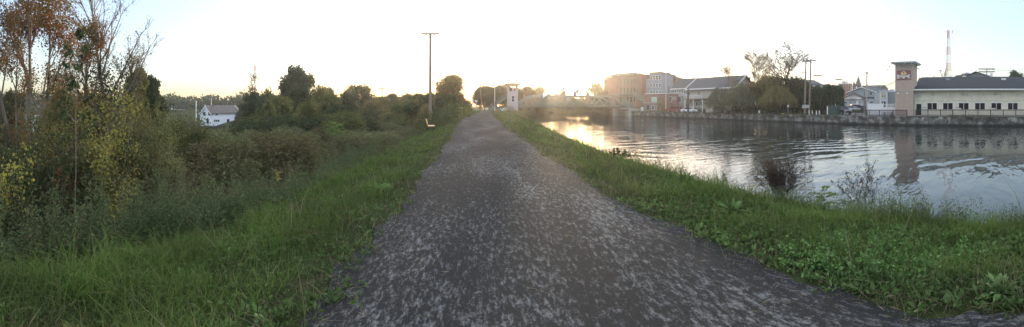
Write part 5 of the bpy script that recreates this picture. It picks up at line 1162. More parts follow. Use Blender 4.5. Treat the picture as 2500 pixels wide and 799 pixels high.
# the roof slopes up from the eave; gable end to the right
zr = b.z(1750, 189.5, 5); rise = zr-zt
b.gwall('upper_wall', beige, u0+.1, u1-.1, .05, 9, zt-.05, zt, rise-.2)
b.gable('roof', shingle_g, u0, u1, 0, 9, zt, rise, 'x', .55); b.box('fascia', white, u0-.6, u1+.6, -.75, -.56, zt-.45, zt-.15)
for x_ in (u0-.62, u1+.62): MB().bar((x_, -.6, zt-.2), (x_, 4.5, zr+.2), .08, .35).obj('bargeboard', white, b.root)
bz = b.z(1720, 241); bal = b.box('balcony', pm('balcony floor', (.15,.14,.13)), b.u(1680), b.u(1726), -1.9, -.01, bz-.2, bz)
MB().bar((b.u(1680), -1.85, bz+1), (b.u(1726), -1.85, bz+1), .06).obj('rail', trimw, bal); m = MB()
for u_ in np.arange(b.u(1680), b.u(1726), .22): m.box(u_-.02, u_+.02, -1.87, -1.83, bz, bz+.97)
m.obj('balusters', trimw, bal, kind='stuff')
for px in (1683, 1703, 1725): b.box('balcony_post', white, b.u(px)-.08, b.u(px)+.08, -1.87, -1.71, 0, bz-.2)
for px, y0, y1, w in ((1683, 224, 233, 1.0), (1706, 224, 233, 1.2), (1692, 249, 260, 1.0), (1702, 249, 259, 1.0), (1707, 249, 259, 1.), (1712, 249, 259, 1.0)): b.win(px, w, y0, y1, 0, white, glass_r, 0, bars=1)
for px in (1692, 1704): t = b.u(px); 
b2 = Bld('grey_roofed_annex', 'dark gable-roofed wing with white bargeboard joined left of the beige house', 1642, 102, 1684, 98, FG)
zt = b2.z(1660, 215); zr = b2.z(1690, 192, 4); b2.box('wall', pm('dark green boards', (.12,.14,.12)), 0, b2.L, 0, 8, 0, zt); b2.gable('roof', shingle_g, 0, b2.L, 0, 8, zt, zr-zt, 'x', .4); b2.box('gutter', trimw, -.4, b2.L+.4, -.6, -.45, zt-.4, zt-.2)  # annex wall in plain dark green boards
MB().bar((b2.L+.42, -.5, zt-.2), (b2.L+.42, 4, zr+.15), .1, .4).obj('bargeboard', white, b2.root)
for px in (1650, 1660, 1672): b2.win(px, .9, 220, 229, 0, white, glass_r, 0, bars=1)
block('brown_building', 'brown flat-topped building showing above the willow tops', 1788, 1832, 110, 190, .5, pm('brown render', (.16,.125,.11)), [(1797,197),(1812,197)], wh=(1, 1.6))
b = Bld('pale_cottage', 'small cream cottage front glimpsed through the willow beside the parked cars', 1726, 84, 1758, 82, FG)
b.box('wall', beige, 0, b.L, -.5, 4, 0, 2.3); b.box('roof', shingle_b, -.3, b.L+.3, -.8, 4, 2.3, 2.5); b.win(1734, .9, 254, 264, -.5, white, glass_r, 0, bars=1); b.win(1746, .9, 254, 264, -.5, white, glass_r, 0, bars=1)

# ------------------------------------------------------------------ the low ground on the left: white house and parking lots
b = Bld('white_house', 'white two-storey house with a grey gable roof and attic window, alone in the low ground', 490, 108, 514, 106, ZZ(312, 106))
wsd = siding('white house siding', (.68,.71,.76), .2)
L_ = b.L; zt = b.z(502, 276.5); pk = b.z(502, 261.5)-zt
b.gwall('wall', wsd, 0, L_, 0, 9.5, 0, zt, pk, 'y'); b.gable('roof', shingle_g, 0, L_, 0, 9.5, zt, pk+.05, 'y', .4)
MB().bar((-.45, -.43, zt-.4), (L_/2, -.43, zt+pk+.15), .08, .3).bar((L_+.45, -.43, zt-.4), (L_/2, -.43, zt+pk+.15), .08, .3).obj('bargeboard', white, b.root)
for px, y0, y1, w in ((499, 274, 282.5, .9), (511.5, 273, 282, .9), (507, 291, 302, .9)): b.win(px, w, y0, y1, 0, blk, glass_d, 0, bars=1, t=.06)
b = Bld('white_house_wing', 'long white wing with brown roof and a triple window, right of the white gable', 515, 106.5, 586, 112, ZZ(312, 106))
L_ = b.L; zt = b.z(540, 276); pk = b.z(540, 258)-zt
b.gwall('wall', wsd, 0.3, L_, 0, 9, 0, zt, pk, 'x'); b.gable('roof', shingle_b, .1, L_, 0, 9, zt, pk, 'x', .4)
for x_ in (-.1, L_+.5): MB().bar((x_, -.4, zt-.3), (x_, 4.5, zt+pk+.2), .1, .25).obj('bargeboard', white, b.root)
for px in (524.3, 529, 533.7): b.win(px, .55, 292.5, 297.5, 0, blk, glass_d, 0, t=.05)
b.win(557, 1.0, 291, 300, 0, blk, glass_d, 0, bars=1); b.win(529, .8, 278, 281.5, 0, blk, glass_d, 0); b.box('chimney', br_brick, b.u(520, 4)-.4, b.u(520, 4)+.4, 3.8, 4.6, zt, b.z(520, 256.5, 4))
flatm = pm('pale grey render', (.68,.69,.7), .8, .1); 
z_l = -6.2
for (pl_, pr_, D, yt, lab, mt_) in ((402,452,170,273,'long low flat-roofed grey warehouse left of the white house',flatm),(444,492,140,277,'low tan flat-roofed building touching the white house',pm('tan render', (.4,.35,.29))),(424,452,158,268,'small white upper block on the flat warehouse roof',white),(30,112,85,286,'white low building glimpsed through the tree trunks at the edge',pm('bluish white render', (.52,.58,.68))),(408,424,190,258,'small house with brown roof past the warehouse',flatm)):
    bb = block('flat_building', lab, pl_, pr_, D, yt, z_l, mt_, [((pl_+pr_)/2-8, yt+12), ((pl_+pr_)/2+8, yt+12)] if D < 150 and pl_ > 200 else [((pl_+pr_)/2, yt+3)], wh=(1.4, 1.0), depth=10, roofc=pm('roof felt', (.2,.2,.2)))
b = block('brown_house', 'dark brown low building between the warehouse and the house chimney', 455, 500, 175, 268, z_l, pm('brown boards', (.1,.085,.07)), [], depth=10)
fb = Bld('board_fence', 'long dark fence at the foot of the white house', 478, 96, 552, 98, ZZ(317, 97), cat='fence'); 
for i in range(8): fb.box('fence_panel', pm('dark fence boards', (.035,.03,.027)) if i == 0 else bpy.data.materials['dark fence boards'], fb.L*i/8+.06, fb.L*(i+1)/8-.06, 0, .06, .05, 1.1); fb.box('post', bpy.data.materials['dark fence boards'], fb.L*i/8-.06, fb.L*i/8+.06, -.03, .09, 0, 1.2)
# ------------------------------------------------------------------ lift bridge (green steel truss raised over the canal)
gsteel = pm('pale green bridge paint', (.13,.165,.14), .55, .12, 2)
BX0, BX1 = 10.6, 44.5; BY0, BY1 = 91.0, 99.5; zb = .95; zt = 4.35
br_ = empty('lift_bridge', (0, 0, 0), 0, label='pale green steel truss lift bridge crossing the canal, slightly raised', cat='bridge')
NP = 7
for side, yb in (('near', BY0), ('far', BY1)):
    tr = MB(); tr.bar((BX0, yb, zb+.35), (BX1, yb, zb+.35), .4, .75); tr.obj('bottom_chord', gsteel, br_)
    w_ = (BX1-BX0)/NP
    tc_ = MB().bar((BX0+w_, yb, zt), (BX1-w_, yb, zt), .4, .5).bar((BX0, yb, zb+.5), (BX0+w_, yb, zt), .35, .4).bar((BX1, yb, zb+.5), (BX1-w_, yb, zt), .35, .4); tc_.obj('top_chord', gsteel, br_)
    for i in range(1, NP-1):
        x0 = BX0+w_*i; a, b_ = ((x0, zt-.2), (x0+w_/2, zb+.7)); MB().bar((a[0], yb, a[1]), (b_[0], yb, b_[1]), .22, .26).obj('diagonal', gsteel, br_); MB().bar((b_[0], yb, b_[1]), (x0+w_, yb, zt-.2), .22, .26).obj('diagonal', gsteel, br_)
    MB().bar((BX0+w_, yb, zt-.2), (BX0+w_/2, yb, zb+.7), .2, .2).obj('diagonal', gsteel, br_)
    rl = MB(); yr_ = yb-.5 if side == 'near' else yb+.5
    for z_ in (1.0, 1.4, 1.8): rl.bar((BX0, yr_, zb+z_), (BX1, yr_, zb+z_), .05, .06)
    for x_ in np.arange(BX0, BX1, 1.6): rl.bar((x_, yr_, zb+.6), (x_, yr_, zb+1.82), .07, .07)
    rl.obj('walkway_railing', gsteel, br_)
MB().box(BX0, BX1, BY0+.25, BY1-.25, zb+.1, zb+.38).box(BX0, BX1, BY0-1.2, BY0-.22, zb+.42, zb+.55).obj('deck', pm('bridge deck steel', (.16,.19,.16), .7), br_)
for i in range(1, NP, 2): x_ = BX0+(BX1-BX0)*i/NP; MB().bar((x_, BY0, zt+.1), (x_, BY1, zt+.1), .25, .3).obj('cross_beam', gsteel, br_)
for i in range(0, NP): x_ = BX0+(BX1-BX0)*(i+.5)/NP; MB().bar((x_, BY0+.2, zb-.15), (x_, BY1-.2, zb-.15), .3, .5).obj('floor_beam', gsteel, br_)
x_, y_ = XY(1385, 0); 
xh = BY0*math.tan(az(1386)); MB().box(xh-.6, xh+.6, BY0-.7, BY0-.2, zb+1.9, zb+2.9).obj('signal_box', pm('dull grey box', (.2,.21,.2)), br_); MB().bar((xh, BY0-.3, zb-.9), (xh, BY0-.3, zb), .12).obj('gauge_staff', iron, br_)
# abutments
def abut(label, x0, x1, y0, y1, zt_):
    a = empty('bridge_abutment', ((x0+x1)/2, y0, -3), 0, label=label, cat='abutment'); w2 = (x1-x0)/2
    MB().box(-w2, w2, 0, y1-y0, 0, zt_+3-.35).obj('pier', concrete, a); MB().box(-w2-.15, w2+.15, -.15, y1-y0+.15, zt_+3-.35, zt_+3).obj('cap', pm('pale concrete cap', (.45,.43,.4)), a)
abut('concrete abutment carrying the bridge end on the town side', 44.6, 48.5, 89, 101.5, .6)
abut('low concrete abutment under the bridge end beside the control tower', 7.4, 10.4, 90.6, 101.5, .6)
# control tower
tx, ty = XY(1252.5, 87.5)
ct = empty('control_tower', (tx, ty, -1.1), 0, label='slim pale control tower with peach overhanging roof at the bridge end', cat='tower')
lil = pm('lilac grey tower paint', (.42,.345,.33), .7, .06); h_ = ZZ(207, 87.5)+1.1
MB().box(-1.75, 1.75, -.2, 3.2, -.6, 1.2).obj('brick_base', br_brick, ct); MB().box(-1.35, 1.35, 0, 2.9, 1.2, h_-1.7).obj('shaft', lil, ct)
for sx, sy in ((-1.22, .13), (1.22, .13), (-1.22, 2.77), (1.22, 2.77), (0, .13)): MB().box(sx-.2 if sx < 0 or sx == 0 else sx-.27, sx+.27 if sx < 0 else sx+.2, sy-.13, sy+.13, h_-1.7, h_).obj('corner_post', lil, ct)
MB().box(-1.35, 1.35, 0, 2.9, h_-.25, h_).obj('head_beam', lil, ct)
MB().box(-2.1, 2.1, -.75, 3.65, h_, h_+.3).add([(-2.1,-.75,h_+.3),(2.1,-.75,h_+.3),(2.1,3.65,h_+.3),(-2.1,3.65,h_+.3),(-.6,.9,h_+.65),(.6,.9,h_+.65),(.6,2,h_+.65),(-.6,2,h_+.65)], [[0,1,5,4],[1,2,6,5],[2,3,7,6],[3,0,4,7],[4,5,6,7]]).obj('roof', pm('peach roof paint', (.5,.28,.19), .7), ct)
f = MB().box(-.45, .45, -.06, -.002, 3.6, 5.3).obj('window', trimw, ct); MB().box(-.35, .35, -.08, -.062, 3.7, 5.2).obj('pane', glass_r, f); MB().box(-.38, .38, -.1, -.062, 4.42, 4.5).obj('sash', trimw, f)
# stair up to the bridge walkway
def stair(label, p0, p1, wd, rail=1.1):
    r = empty('metal_stair', p0, 0, label=label, cat='stair'); d = Vector(p1)-Vector(p0)
    for s in (0, wd):
        MB().bar((0, s, 0), (d.x, s+d.y, d.z), .12, .5).obj('stringer', gsteel, r); g = MB().bar((0, s, rail), (d.x, s+d.y, d.z+rail), .07, .09).bar((0, s, rail*.55), (d.x, s+d.y, d.z+rail*.55), .05, .06)
        n = 8
        for i in range(n+1): t = i/n; g.bar((d.x*t, s+d.y*t, d.z*t), (d.x*t, s+d.y*t, d.z*t+rail), .06)
        g.obj('handrail', gsteel, r)
    t_ = MB(); n = max(8, int(abs(d.z)/.19))
    for i in range(n): t = (i+.5)/n; t_.box(d.x*t-.15, d.x*t+.15, d.y*t, d.y*t+wd, d.z*t-.03, d.z*t+.02)
    t_.obj('treads', gsteel, r, kind='stuff')
a = XY(1189, 90); b_ = XY(1241, 90); stair('long steel stair climbing from the street to the top of the control tower', (a[0], a[1], -.2), (b_[0], b_[1], 4.3), 1.1)
a = XY(1551, 105); b_ = XY(1584, 101); stair('steel stair coming down from the bridge towards the brick building', (b_[0], b_[1], ZZ(254, 101)), (a[0], a[1], ZZ(232, 105)), 1.2)
a = XY(1530, 103); b_ = XY(1546, 102); stair('short steel stair from the walkway down to the canal wall at the bridge end', (b_[0], b_[1], FG), (a[0], a[1], ZZ(250, 103)), 1.0)
pr_ = empty('stair_portal', (*XY(1510, 108), 0), 0, label='green steel portal frame with roofed landing at the town end of the bridge', cat='frame')
o0 = XY(1510, 108)
for px in (1512, 1527, 1545, 1553):
    p = XY(px, 108); MB().bar((p[0]-o0[0], 0, -.3), (p[0]-o0[0], 0, ZZ(232, 108)), .32).obj('column', gsteel, pr_)
    MB().bar((p[0]-o0[0], 4, -.3), (p[0]-o0[0], 4, ZZ(232, 108)), .28).obj('column', gsteel, pr_)
p1 = XY(1556, 108); MB().box(-.4, p1[0]-o0[0], -.4, 4.4, ZZ(231.5, 108), ZZ(228.5, 108)).obj('landing', gsteel, pr_); MB().box(-.2, p1[0]-o0[0], -.2, .1, 1.3, 1.6).box(-.2, p1[0]-o0[0], -.2, .1, .6, .8).obj('mid_beam', gsteel, pr_)
# flags on the bridge
def flag(label, px, py0, py1, kind, D=92.):
    x_, y_ = XY(px, D); zt_ = ZZ(py0, D); root = empty('flag', (x_, y_, zt+.2), 0, label=label, cat='flag'); H = zt_-zt-.2
    MB().tube([(0, 0, 0), (0, 0, H+.15)], .05, 6).obj('staff', steel, root)
    L_, Hh = 2.4, 1.35; nx, nz = 14, 13; V = []; 
    for i in range(nx+1):
        for j in range(nz+1):
            u = i/nx; v = j/nz; V.append((-.06-u*L_*.72, .16*math.sin(u*7+v), H-v*Hh-u*L_*.62*.9+.05*math.sin(u*9)))
    Q = []; mi = []
    for i in range(nx):
        for j in range(nz):
            Q.append([i*(nz+1)+j, (i+1)*(nz+1)+j, (i+1)*(nz+1)+j+1, i*(nz+1)+j+1])
            if kind == 'us': mi.append(2 if (i < nx*.4 and j < 7) else (0 if j % 2 == 0 else 1))
            elif kind == 'blue': mi.append(3 if ((i-7)/1.7)**2+((j-6.5)/2.6)**2 < 1 else 2)
            else: mi.append(1)
    link('cloth', mesh_np('cloth', V, [Q], FM, mi, smooth=True), root)
def flm(n, c): return leafm(n, [c, c], .45)
FM = [flm('flag red', (.5,.06,.06)), flm('flag white', (.8,.8,.8)), flm('flag blue', (.05,.06,.25)), flm('flag gold', (.6,.45,.15))]
flag('pale flag drooping above the trees near the control tower end of the bridge', 1341, 217, 233, 'white')
flag('red and white striped flag with blue corner flying over the middle of the bridge', 1378, 211, 228, 'us')
flag('dark blue flag with gold emblem flying over the bridge, nearest the brick building', 1415, 214, 229, 'blue')

# ------------------------------------------------------------------ poles and wires
def pole(label, px, D, ytop, arms, r=.15, lean=0.0, mat=woodp, zb=None, armw=2.4, ins=True, name='utility_pole', rot=None):
    x_, y_ = XY(px, D); z_ = gz1(x_, y_)-.2 if zb is None else zb; H = ZZ(ytop, D)-z_; a = az(px)
    root = empty(name, (x_, y_, z_), -a if rot is None else rot, label=label, cat='pole')
    MB().tube([(0, 0, 0), (lean*.5, 0, H*.5), (lean, 0, H)], [r*1.15, r, r*.72], 9).obj('post', mat, root)
    for k, dz in enumerate(arms):
        z = H-dz; m = MB().bar((lean-armw/2, -.14, z), (lean+armw/2, -.14, z), max(.14, D*.0022), max(.2, D*.003)); m.bar((lean-armw*.28, -.16, z-.05), (lean, -.1, z-.55), .05, .07).bar((lean+armw*.28, -.16, z-.05), (lean, -.1, z-.55), .05, .07); ar = m.obj('crossarm', mat, root)
        if ins:
            for s in (-.47, 0, .47) if k == 0 else (-.45, .45):
                xx = lean+s*armw; zz = z+.06 if s or k else z+.08
                MB().tube([(xx, -.14, zz), (xx, -.14, zz+.12), (xx, -.14, zz+.16), (xx, -.14, zz+.3), (xx, -.14, zz+.34)], [.02, .02, .06, .05, .03], 7).obj('insulator', trimw, ar)
    root['top'] = [x_, y_, z_+H]; return root, Vector((x_+math.cos(-a)*lean, y_+math.sin(-a)*lean, z_+H))
pole('tall wooden utility pole with one crossarm, alone above the bushes beside the round tree', 1050.5, 42, 81, [.12], .2, .0, armw=2.35)
pole('thin leaning utility pole at the path end, in front of the dark trees', 1177, 98, 178, [.2], .14, -.9, armw=2.1)
for px, yt, D in ((1208, 213, 104), (1219, 216, 112)): pole('slender pale pole among the trees behind the tower stair, '+('taller' if px == 1208 else 'shorter')+' of two', px, D, yt, [], .1, mat=trimw, ins=False)
pole('small tilted utility pole poking above the hazy tree row', 937, 96, 215, [.1], .14, -.5, armw=2.6)
_, w1 = pole('tall plain pale pole behind the red car', 1625.5, 92, 167, [], .16, mat=pm('pale weathered pole', (.36,.33,.3)), ins=False)
pole('shorter leaning wooden pole behind the roof of the red car', 1636, 93, 211, [], .15, -.45, ins=False)
pole('thick dark stump-like pole in front of the white car', 1680, 87, 214, [], .22, mat=barkd, ins=False, name='timber_pole')
_, wa = pole('wooden utility pole with crossarm, left one of the close pair by the bollards', 1964, 64, 147, [.25], .17, .3, armw=1.6)
_, wb = pole('wooden utility pole with crossarm, right one of the close pair by the bollards', 1975.5, 68, 144, [.3], .17, .35, armw=2.2)
_, wc = pole('plain tall pole in front of the gabled shop, left of the sign tower', 2115.5, 75, 177, [.08], .16, .1, armw=.7, mat=pm('grey pole wood', (.3,.28,.26)))
pole('short pole standing close behind the tall plain one near the white fence', 2110, 78, 222, [], .13, ins=False)
pole('far small utility pole over the shrub trees, first right of the close pair', 1990, 150, 178, [], .18, ins=False)
pole('far small utility pole with crossarm over the shrub trees', 1997, 160, 183, [.3], .18, armw=4.6)
pole('far utility pole with transformer over the brick blocks', 2048, 175, 192, [.4], .18, armw=4.2)
pole('far small utility pole over the restaurant roof, reddish in the low sun', 2409, 120, 166, [.4, 1.4], .2, armw=6.0)
pole('thin white pole standing by the warehouses left of the white house', 479, 118, 246, [], .22, mat=white, ins=False, name='lamp_pole', zb=-6.5)
pole('thin white pole behind the chimney of the white house', 516, 150, 240, [], .2, mat=white, ins=False, name='lamp_pole', zb=-6.5)
pole('thin bare pole above the treetops right of the willow', 1787, 98, 170, [], .12, mat=trimw, ins=False)
def wire(label, a, b, sag, r=.018):
    a = Vector(a); b = Vector(b); pts = [a.lerp(b, i/24)+Vector((0, 0, -4*sag*(i/24)*(1-i/24))) for i in range(25)]
    MB().tube(pts, r*1.6, 4).obj('power_line', iron, None, label=label, cat='wire')
def P3(px, py, D): x_, y_ = XY(px, D); return (x_, y_, ZZ(py, D))
twp = (54.4, ty1-.2, ZZ(197, 57))
wire('upper wire sweeping from the close pole pair to the tall plain pole', wb, wc, 1.2); wire('lower of two wires sweeping from the close pole pair to the plain pole', Vector(wb)-Vector((0, 0, .7)), Vector(wc)-Vector((0, 0, .4)), 1.5)
wire('wire running from the plain pole behind the sign tower', wc, P3(2260, 205, 110), .8); wire('second wire running from the plain pole behind the sign tower', Vector(wc)-Vector((0, 0, .9)), P3(2262, 213, 110), .8)
wire('dark cable rising from the plain pole to the side of the sign tower', P3(2116, 207, 75), twp, .9, .03)
wire('far wire over the shrub trees to the small poles', P3(1997, 185, 160), P3(2048, 195, 175), 1.2, .03); wire('far lower wire over the shrub trees', P3(1990, 190, 150), P3(2062, 206, 190), 1.2, .03)
wire('wire crossing low over the restaurant roof', P3(2260, 188, 118), P3(2409, 190, 118), .6, .025); wire('wire running from the reddish pole out past the restaurant', P3(2409, 168, 120), P3(2560, 158, 100), 1.2, .025)
# lattice masts
def mast(label, px, D, ytop, ybot, w0, w1, bands, ant):
    x_, y_ = XY(px, D); z_ = gz1(x_, y_); H = ZZ(ytop, D)-z_; root = empty('radio_mast', (x_, y_, z_), .4, label=label, cat='mast')
    redm = pm('faded red mast paint', (.4,.14,.11), .6) if 'faded red mast paint' not in bpy.data.materials else bpy.data.materials['faded red mast paint']
    n = bands; k = 3
    for j in range(n):
        za, zb_ = H*j/n, H*(j+1)/n; m = MB(); ns = 4
        def cor(z, c): t = z/H; w = w0+(w1-w0)*t; a = c*2*PI/k; return (w*.58*math.cos(a), w*.58*math.sin(a), z)
        for s in range(ns):
            z0_, z1_ = za+(zb_-za)*s/ns, za+(zb_-za)*(s+1)/ns
            for c in range(k):
                m.bar(cor(z0_, c), cor(z1_, c), D*.0009); m.bar(cor(z0_, c), cor(z1_, (c+1) % k), D*.0005); m.bar(cor(z0_, (c+1) % k), cor(z1_, c), D*.0005); m.bar(cor(z1_, c), cor(z1_, (c+1) % k), D*.0005)
        m.obj('lattice_section', redm if j % 2 == (n-1) % 2 else trimw, root)
    for dz in ant:
        for c in range(3):
            a = c*2*PI/3; r1 = w1+1.1; g = MB().bar((0, 0, H-dz), (r1*math.cos(a), r1*math.sin(a), H-dz), .09)
            for o in (-.7, 0, .7): cx = r1*math.cos(a)-o*math.sin(a); cy_ = r1*math.sin(a)+o*math.cos(a); g.box(cx-.14, cx+.14, cy_-.14, cy_+.14, H-dz-1, H-dz+1)
            g.obj('antenna', trimw, root)
mast('red and white lattice radio tower rising behind the restaurant roof', 2315, 190, 74, 190, 4.6, 1.3, 9, (1.0,))
mast('slim pale radio mast far off above the bare trees left of the round-topped tree', 622.5, 330, 160, 230, 2.6, 1.4, 8, (.8, 9))

# ------------------------------------------------------------------ bench
wood_b = pm('varnished bench slats', (.72,.44,.16), .32, .12, 3, 0, spec=.6, stretch=(1,8,1))
bx, by = XY(1052, 24.0); bz_ = gz1(bx, by)
bn = empty('park_bench', (bx, by, bz_), .12, label='park bench with golden slats and black iron legs on the grass beside the path', cat='bench')
LB = 1.5
zsup = .42
for k in range(3):   # frames at both ends and the middle
    y_ = -LB/2+.06+k*(LB/2-.06)
    f = MB().tube([(.30, y_, 0), (.24, y_, .2), (.25, y_, .40)], .022, 6).tube([(-.32, y_, 0), (-.24, y_, .2), (-.2, y_, .42), (-.3, y_, .66), (-.36, y_, .92)], .022, 6).tube([(.27, y_, .40), (-.2, y_, .40)], .02, 6).tube([(.22, y_, .2), (0, y_, .26), (-.24, y_, .2)], .014, 5)
    f.obj('leg_frame', iron, bn)
    if k != 1: MB().tube([(-.26, y_, .62), (-.05, y_, .66), (.2, y_, .63), (.28, y_, .52), (.27, y_, .40)], .02, 6).obj('armrest', iron, bn)
s_ = MB()
for i in range(6): x_ = -.18+i*.088; s_.box(x_-.037, x_+.037, -LB/2, LB/2, .42, .445)
s_.obj('seat', wood_b, bn)
s_ = MB()
for i in range(6): z_ = .52+i*.073; x_ = -.222-(z_-.42)*.25; s_.box(x_-.012, x_+.014, -LB/2, LB/2, z_-.033, z_+.033)
s_.obj('backrest', wood_b, bn)
# things at the path's end
tn = pm('tan sign paint', (.42,.36,.28), .7)
x_, y_ = XY(1112, 50); g = empty('wooden_frame', (x_, y_, gz1(x_, y_)), -.1, label='weathered wooden lattice frame among the bushes ahead of the bench', cat='trellis'); w_ = 2.2; hz = 1.5
for i in range(5): MB().box(-w_/2+w_*i/4-.04, -w_/2+w_*i/4+.04, -.04, .04, 0, hz).obj('upright', tn, g)
for z_ in (.35, .9, hz-.06): MB().box(-w_/2, w_/2, -.055, -.041, z_, z_+.1).obj('rail', tn, g)
for px, w, y0, y1, lab in ((1147.5, .42, 240, 257, 'narrow pale banner sign at the path end, left of two'), (1153.5, .5, 240, 257, 'narrow pale banner sign at the path end, right of two'), (1163.5, .42, 256, 262, 'small white sign low beside the path end')):
    D = 88.; x_, y_ = XY(px, D); z_ = gz1(x_, y_); g = empty('sign_post', (x_, y_, z_), -az(px), label=lab, cat='sign'); MB().box(-.04, .04, 0, .08, 0, ZZ(y0, D)-z_+.1).obj('post', steel, g); MB().box(-w/2, w/2, -.04, -.005, ZZ(y1, D)-z_, ZZ(y0, D)-z_).obj('panel', white, g)
# crossing lights
x_, y_ = XY(1162.5, 90); z_ = gz1(x_, y_); g = empty('crossing_signal', (x_, y_, z_), 0, label='road crossing signal with paired round discs at the path end', cat='signal'); MB().box(-.06, .06, -.06, .06, 0, ZZ(244, 90)-z_).obj('post', white, g)
for s in (-1, 1):
    c = (s*.24, ZZ(247, 90)-z_); MB().prism([(c[0]+.17*math.cos(a), c[1]+.24*math.sin(a)) for a in np.linspace(0, 2*PI, 14)[:-1]], -.12, -.07, 'y').obj('disc', white, g)
# kiosk bushes near the path end
# ------------------------------------------------------------------ vehicles
tyre = pm('tyre rubber', (.015,.015,.016), .85); rimm = pm('wheel alloy', (.4,.4,.42), .35, .1, metal=.8)
def carpaint(n, c):
    m_, nt, out = nm(n); p = N(nt, 'ShaderNodeBsdfPrincipled', Roughness=.3); p.inputs['Coat Weight'].default_value = .5; tc = N(nt, 'ShaderNodeTexCoord'); q = N(nt, 'ShaderNodeTexNoise', Scale=3.0); nt.links.new(tc.outputs['Object'], q.inputs['Vector'])
    r = ramp(nt, [(.3, tuple(np.array(c)*.9)), (.7, tuple(np.array(c)*1.08))]); nt.links.new(q.outputs[0], r.inputs[0]); nt.links.new(r.outputs[0], p.inputs['Base Color']); nt.links.new(p.outputs[0], out.inputs[0]); return m_
headm = pm('headlight glass', (.7,.7,.72), .15); tailm = pm('tail light red', (.35,.02,.02), .25)
def car(name, label, px, D, heading, paint, style='sedan', group=None, lit=False, zb=None):
    x_, y_ = XY(px, D); z_ = (max(gz1(x_, y_), float(prof(np.array([x_]), np.array([y_]))[0]))+.03) if zb is None else zb
    root = empty(name, (x_, y_, z_), heading, label=label, cat='pickup' if style == 'pickup' else 'car', group=group)
    if style == 'pickup': body = [(-2.6,.45),(-2.65,.95),(-.5,1.0),(-.45,1.02),(1.2,1.08),(2.5,1.0),(2.7,.85),(2.7,.45)]; cab = [(-.5,1.0),(-.4,1.72),(.75,1.74),(1.35,1.08)]; W = .98
    elif style == 'suv': body = [(-2.3,.35),(-2.35,.7),(-2.3,1.02),(1.1,1.02),(2.15,.92),(2.3,.7),(2.28,.35)]; cab = [(-2.28,1.02),(-2.0,1.6),(.3,1.63),(1.15,1.02)]; W = .93
    else: body = [(-2.25,.3),(-2.32,.6),(-2.25,.88),(-1.3,.94),(.95,.93),(2.1,.8),(2.28,.6),(2.25,.3)]; cab = [(-1.65,.93),(-.95,1.38),(.2,1.41),(1.1,.92)]; W = .9
    # body: side profile lofted across with rounded shoulders
    m_ = MB(); ws = [(-1, .93), (-.9, 1), (.9, 1), (1, .93)]; n = len(body); cz = .62
    V = []
    for wy, sc2 in ws: V += [(p[0]*(1-(1-sc2)*.25), wy*W, cz+(p[1]-cz)*sc2) for p in body]
    Q = [[k*n+i, k*n+(i+1) % n, (k+1)*n+(i+1) % n, (k+1)*n+i] for k in range(3) for i in range(n)]; m_.add(V, Q); b0 = m_.n-4*n; m_.ng.append([b0+i for i in range(n)]); m_.ng.append([b0+3*n+i for i in range(n)][::-1])
    m_.obj('body', paint, root)
    def cabm(sc3, wtop, wbot, z_add=0):
        cx = sum(p[0] for p in cab)/4; V = []
        for s in (-1, 1):
            for i, p in enumerate(cab): top_ = i in (1, 2); V.append((cx+(p[0]-cx)*sc3, s*(wtop if top_ else wbot), p[1]+z_add))
        return V, [[0,1,2,3],[7,6,5,4],[0,4,5,1],[1,5,6,2],[2,6,7,3]]
    V, Q = cabm(.985, W*.74, W*.93); MB().add(V, Q).obj('windows', glass_d, root)
    r_m = MB(); t1, t2 = cab[1], cab[2]; r_m.box(t1[0]-.06, t2[0]+.06, -W*.75, W*.75, t1[1]-.015, t1[1]+.055)
    for s in (-1, 1):
        for a_, b_ in ((cab[0], cab[1]), (cab[3], cab[2])): r_m.bar((a_[0], s*W*.93, a_[1]), (b_[0], s*W*.755, b_[1]+.01), .07, .07)
        xm = (cab[0][0]+cab[3][0])/2; r_m.bar((xm, s*W*.94, cab[0][1]), (xm-.05, s*W*.765, t1[1]), .07, .05)
    r_m.obj('roof', paint, root)
    wb_ = (1.38, -1.35) if style != 'pickup' else (1.7, -1.65); rw = .33 if style == 'sedan' else .38
    for wx in wb_:
        for s in (-1, 1):
            w_ = MB().tube([(wx, s*(W-.2), rw), (wx, s*(W+.02), rw)], rw, 16).obj('wheel', tyre, root); MB().tube([(wx, s*(W+.015), rw), (wx, s*(W+.035), rw)], rw*.6, 12).obj('rim', rimm, w_)
    fx_ = body[-2][0]; bx_ = body[1][0]
    for s in (-1, 1):
        MB().box(fx_-.18, fx_+.0, s*W*.72-.17, s*W*.72+.17, .58, .74).obj('headlight', headm if not lit else lampm, root); MB().box(bx_-.02, bx_+.14, s*W*.75-.14, s*W*.75+.14, .68, .86).obj('tail_light', tailm, root)
    return root
def hd(px, turn=0): return -az(px)+turn      # side-on to the path by default
red_p = carpaint('dark red car paint', (.22,.022,.03)); whi_p = carpaint('white car paint', (.72,.73,.74)); blk_p = carpaint('black car paint', (.012,.012,.015)); sil_p = carpaint('silver car paint', (.42,.43,.45)); gry_p = carpaint('dark grey car paint', (.08,.085,.09))
car('parked_car', 'dark red hatchback parked by the canal wall, left of the white sedan', 1645, 91.5, hd(1645, PI-.1)-.3, red_p, 'suv')
car('parked_car', 'white sedan parked by the canal wall behind the thick dark pole', 1683.5, 88, hd(1683)-.25, whi_p)
car('parked_car', 'black car parked in shade under the willows, next to a lighter stripe', 1765, 81, hd(1765)-.3, gry_p, 'suv')
car('parked_car', 'black pickup parked under the willows, seen front first', 1795, 78, hd(1795, .9), blk_p, 'pickup')
car('parked_car', 'black pickup parked beside the green container at the lane mouth', 2056, 67, hd(2056, -1.1), blk_p, 'pickup')
car('parked_car', 'silver sedan parked before the lit gabled shop', 2081, 90, hd(2081)-.1, sil_p)
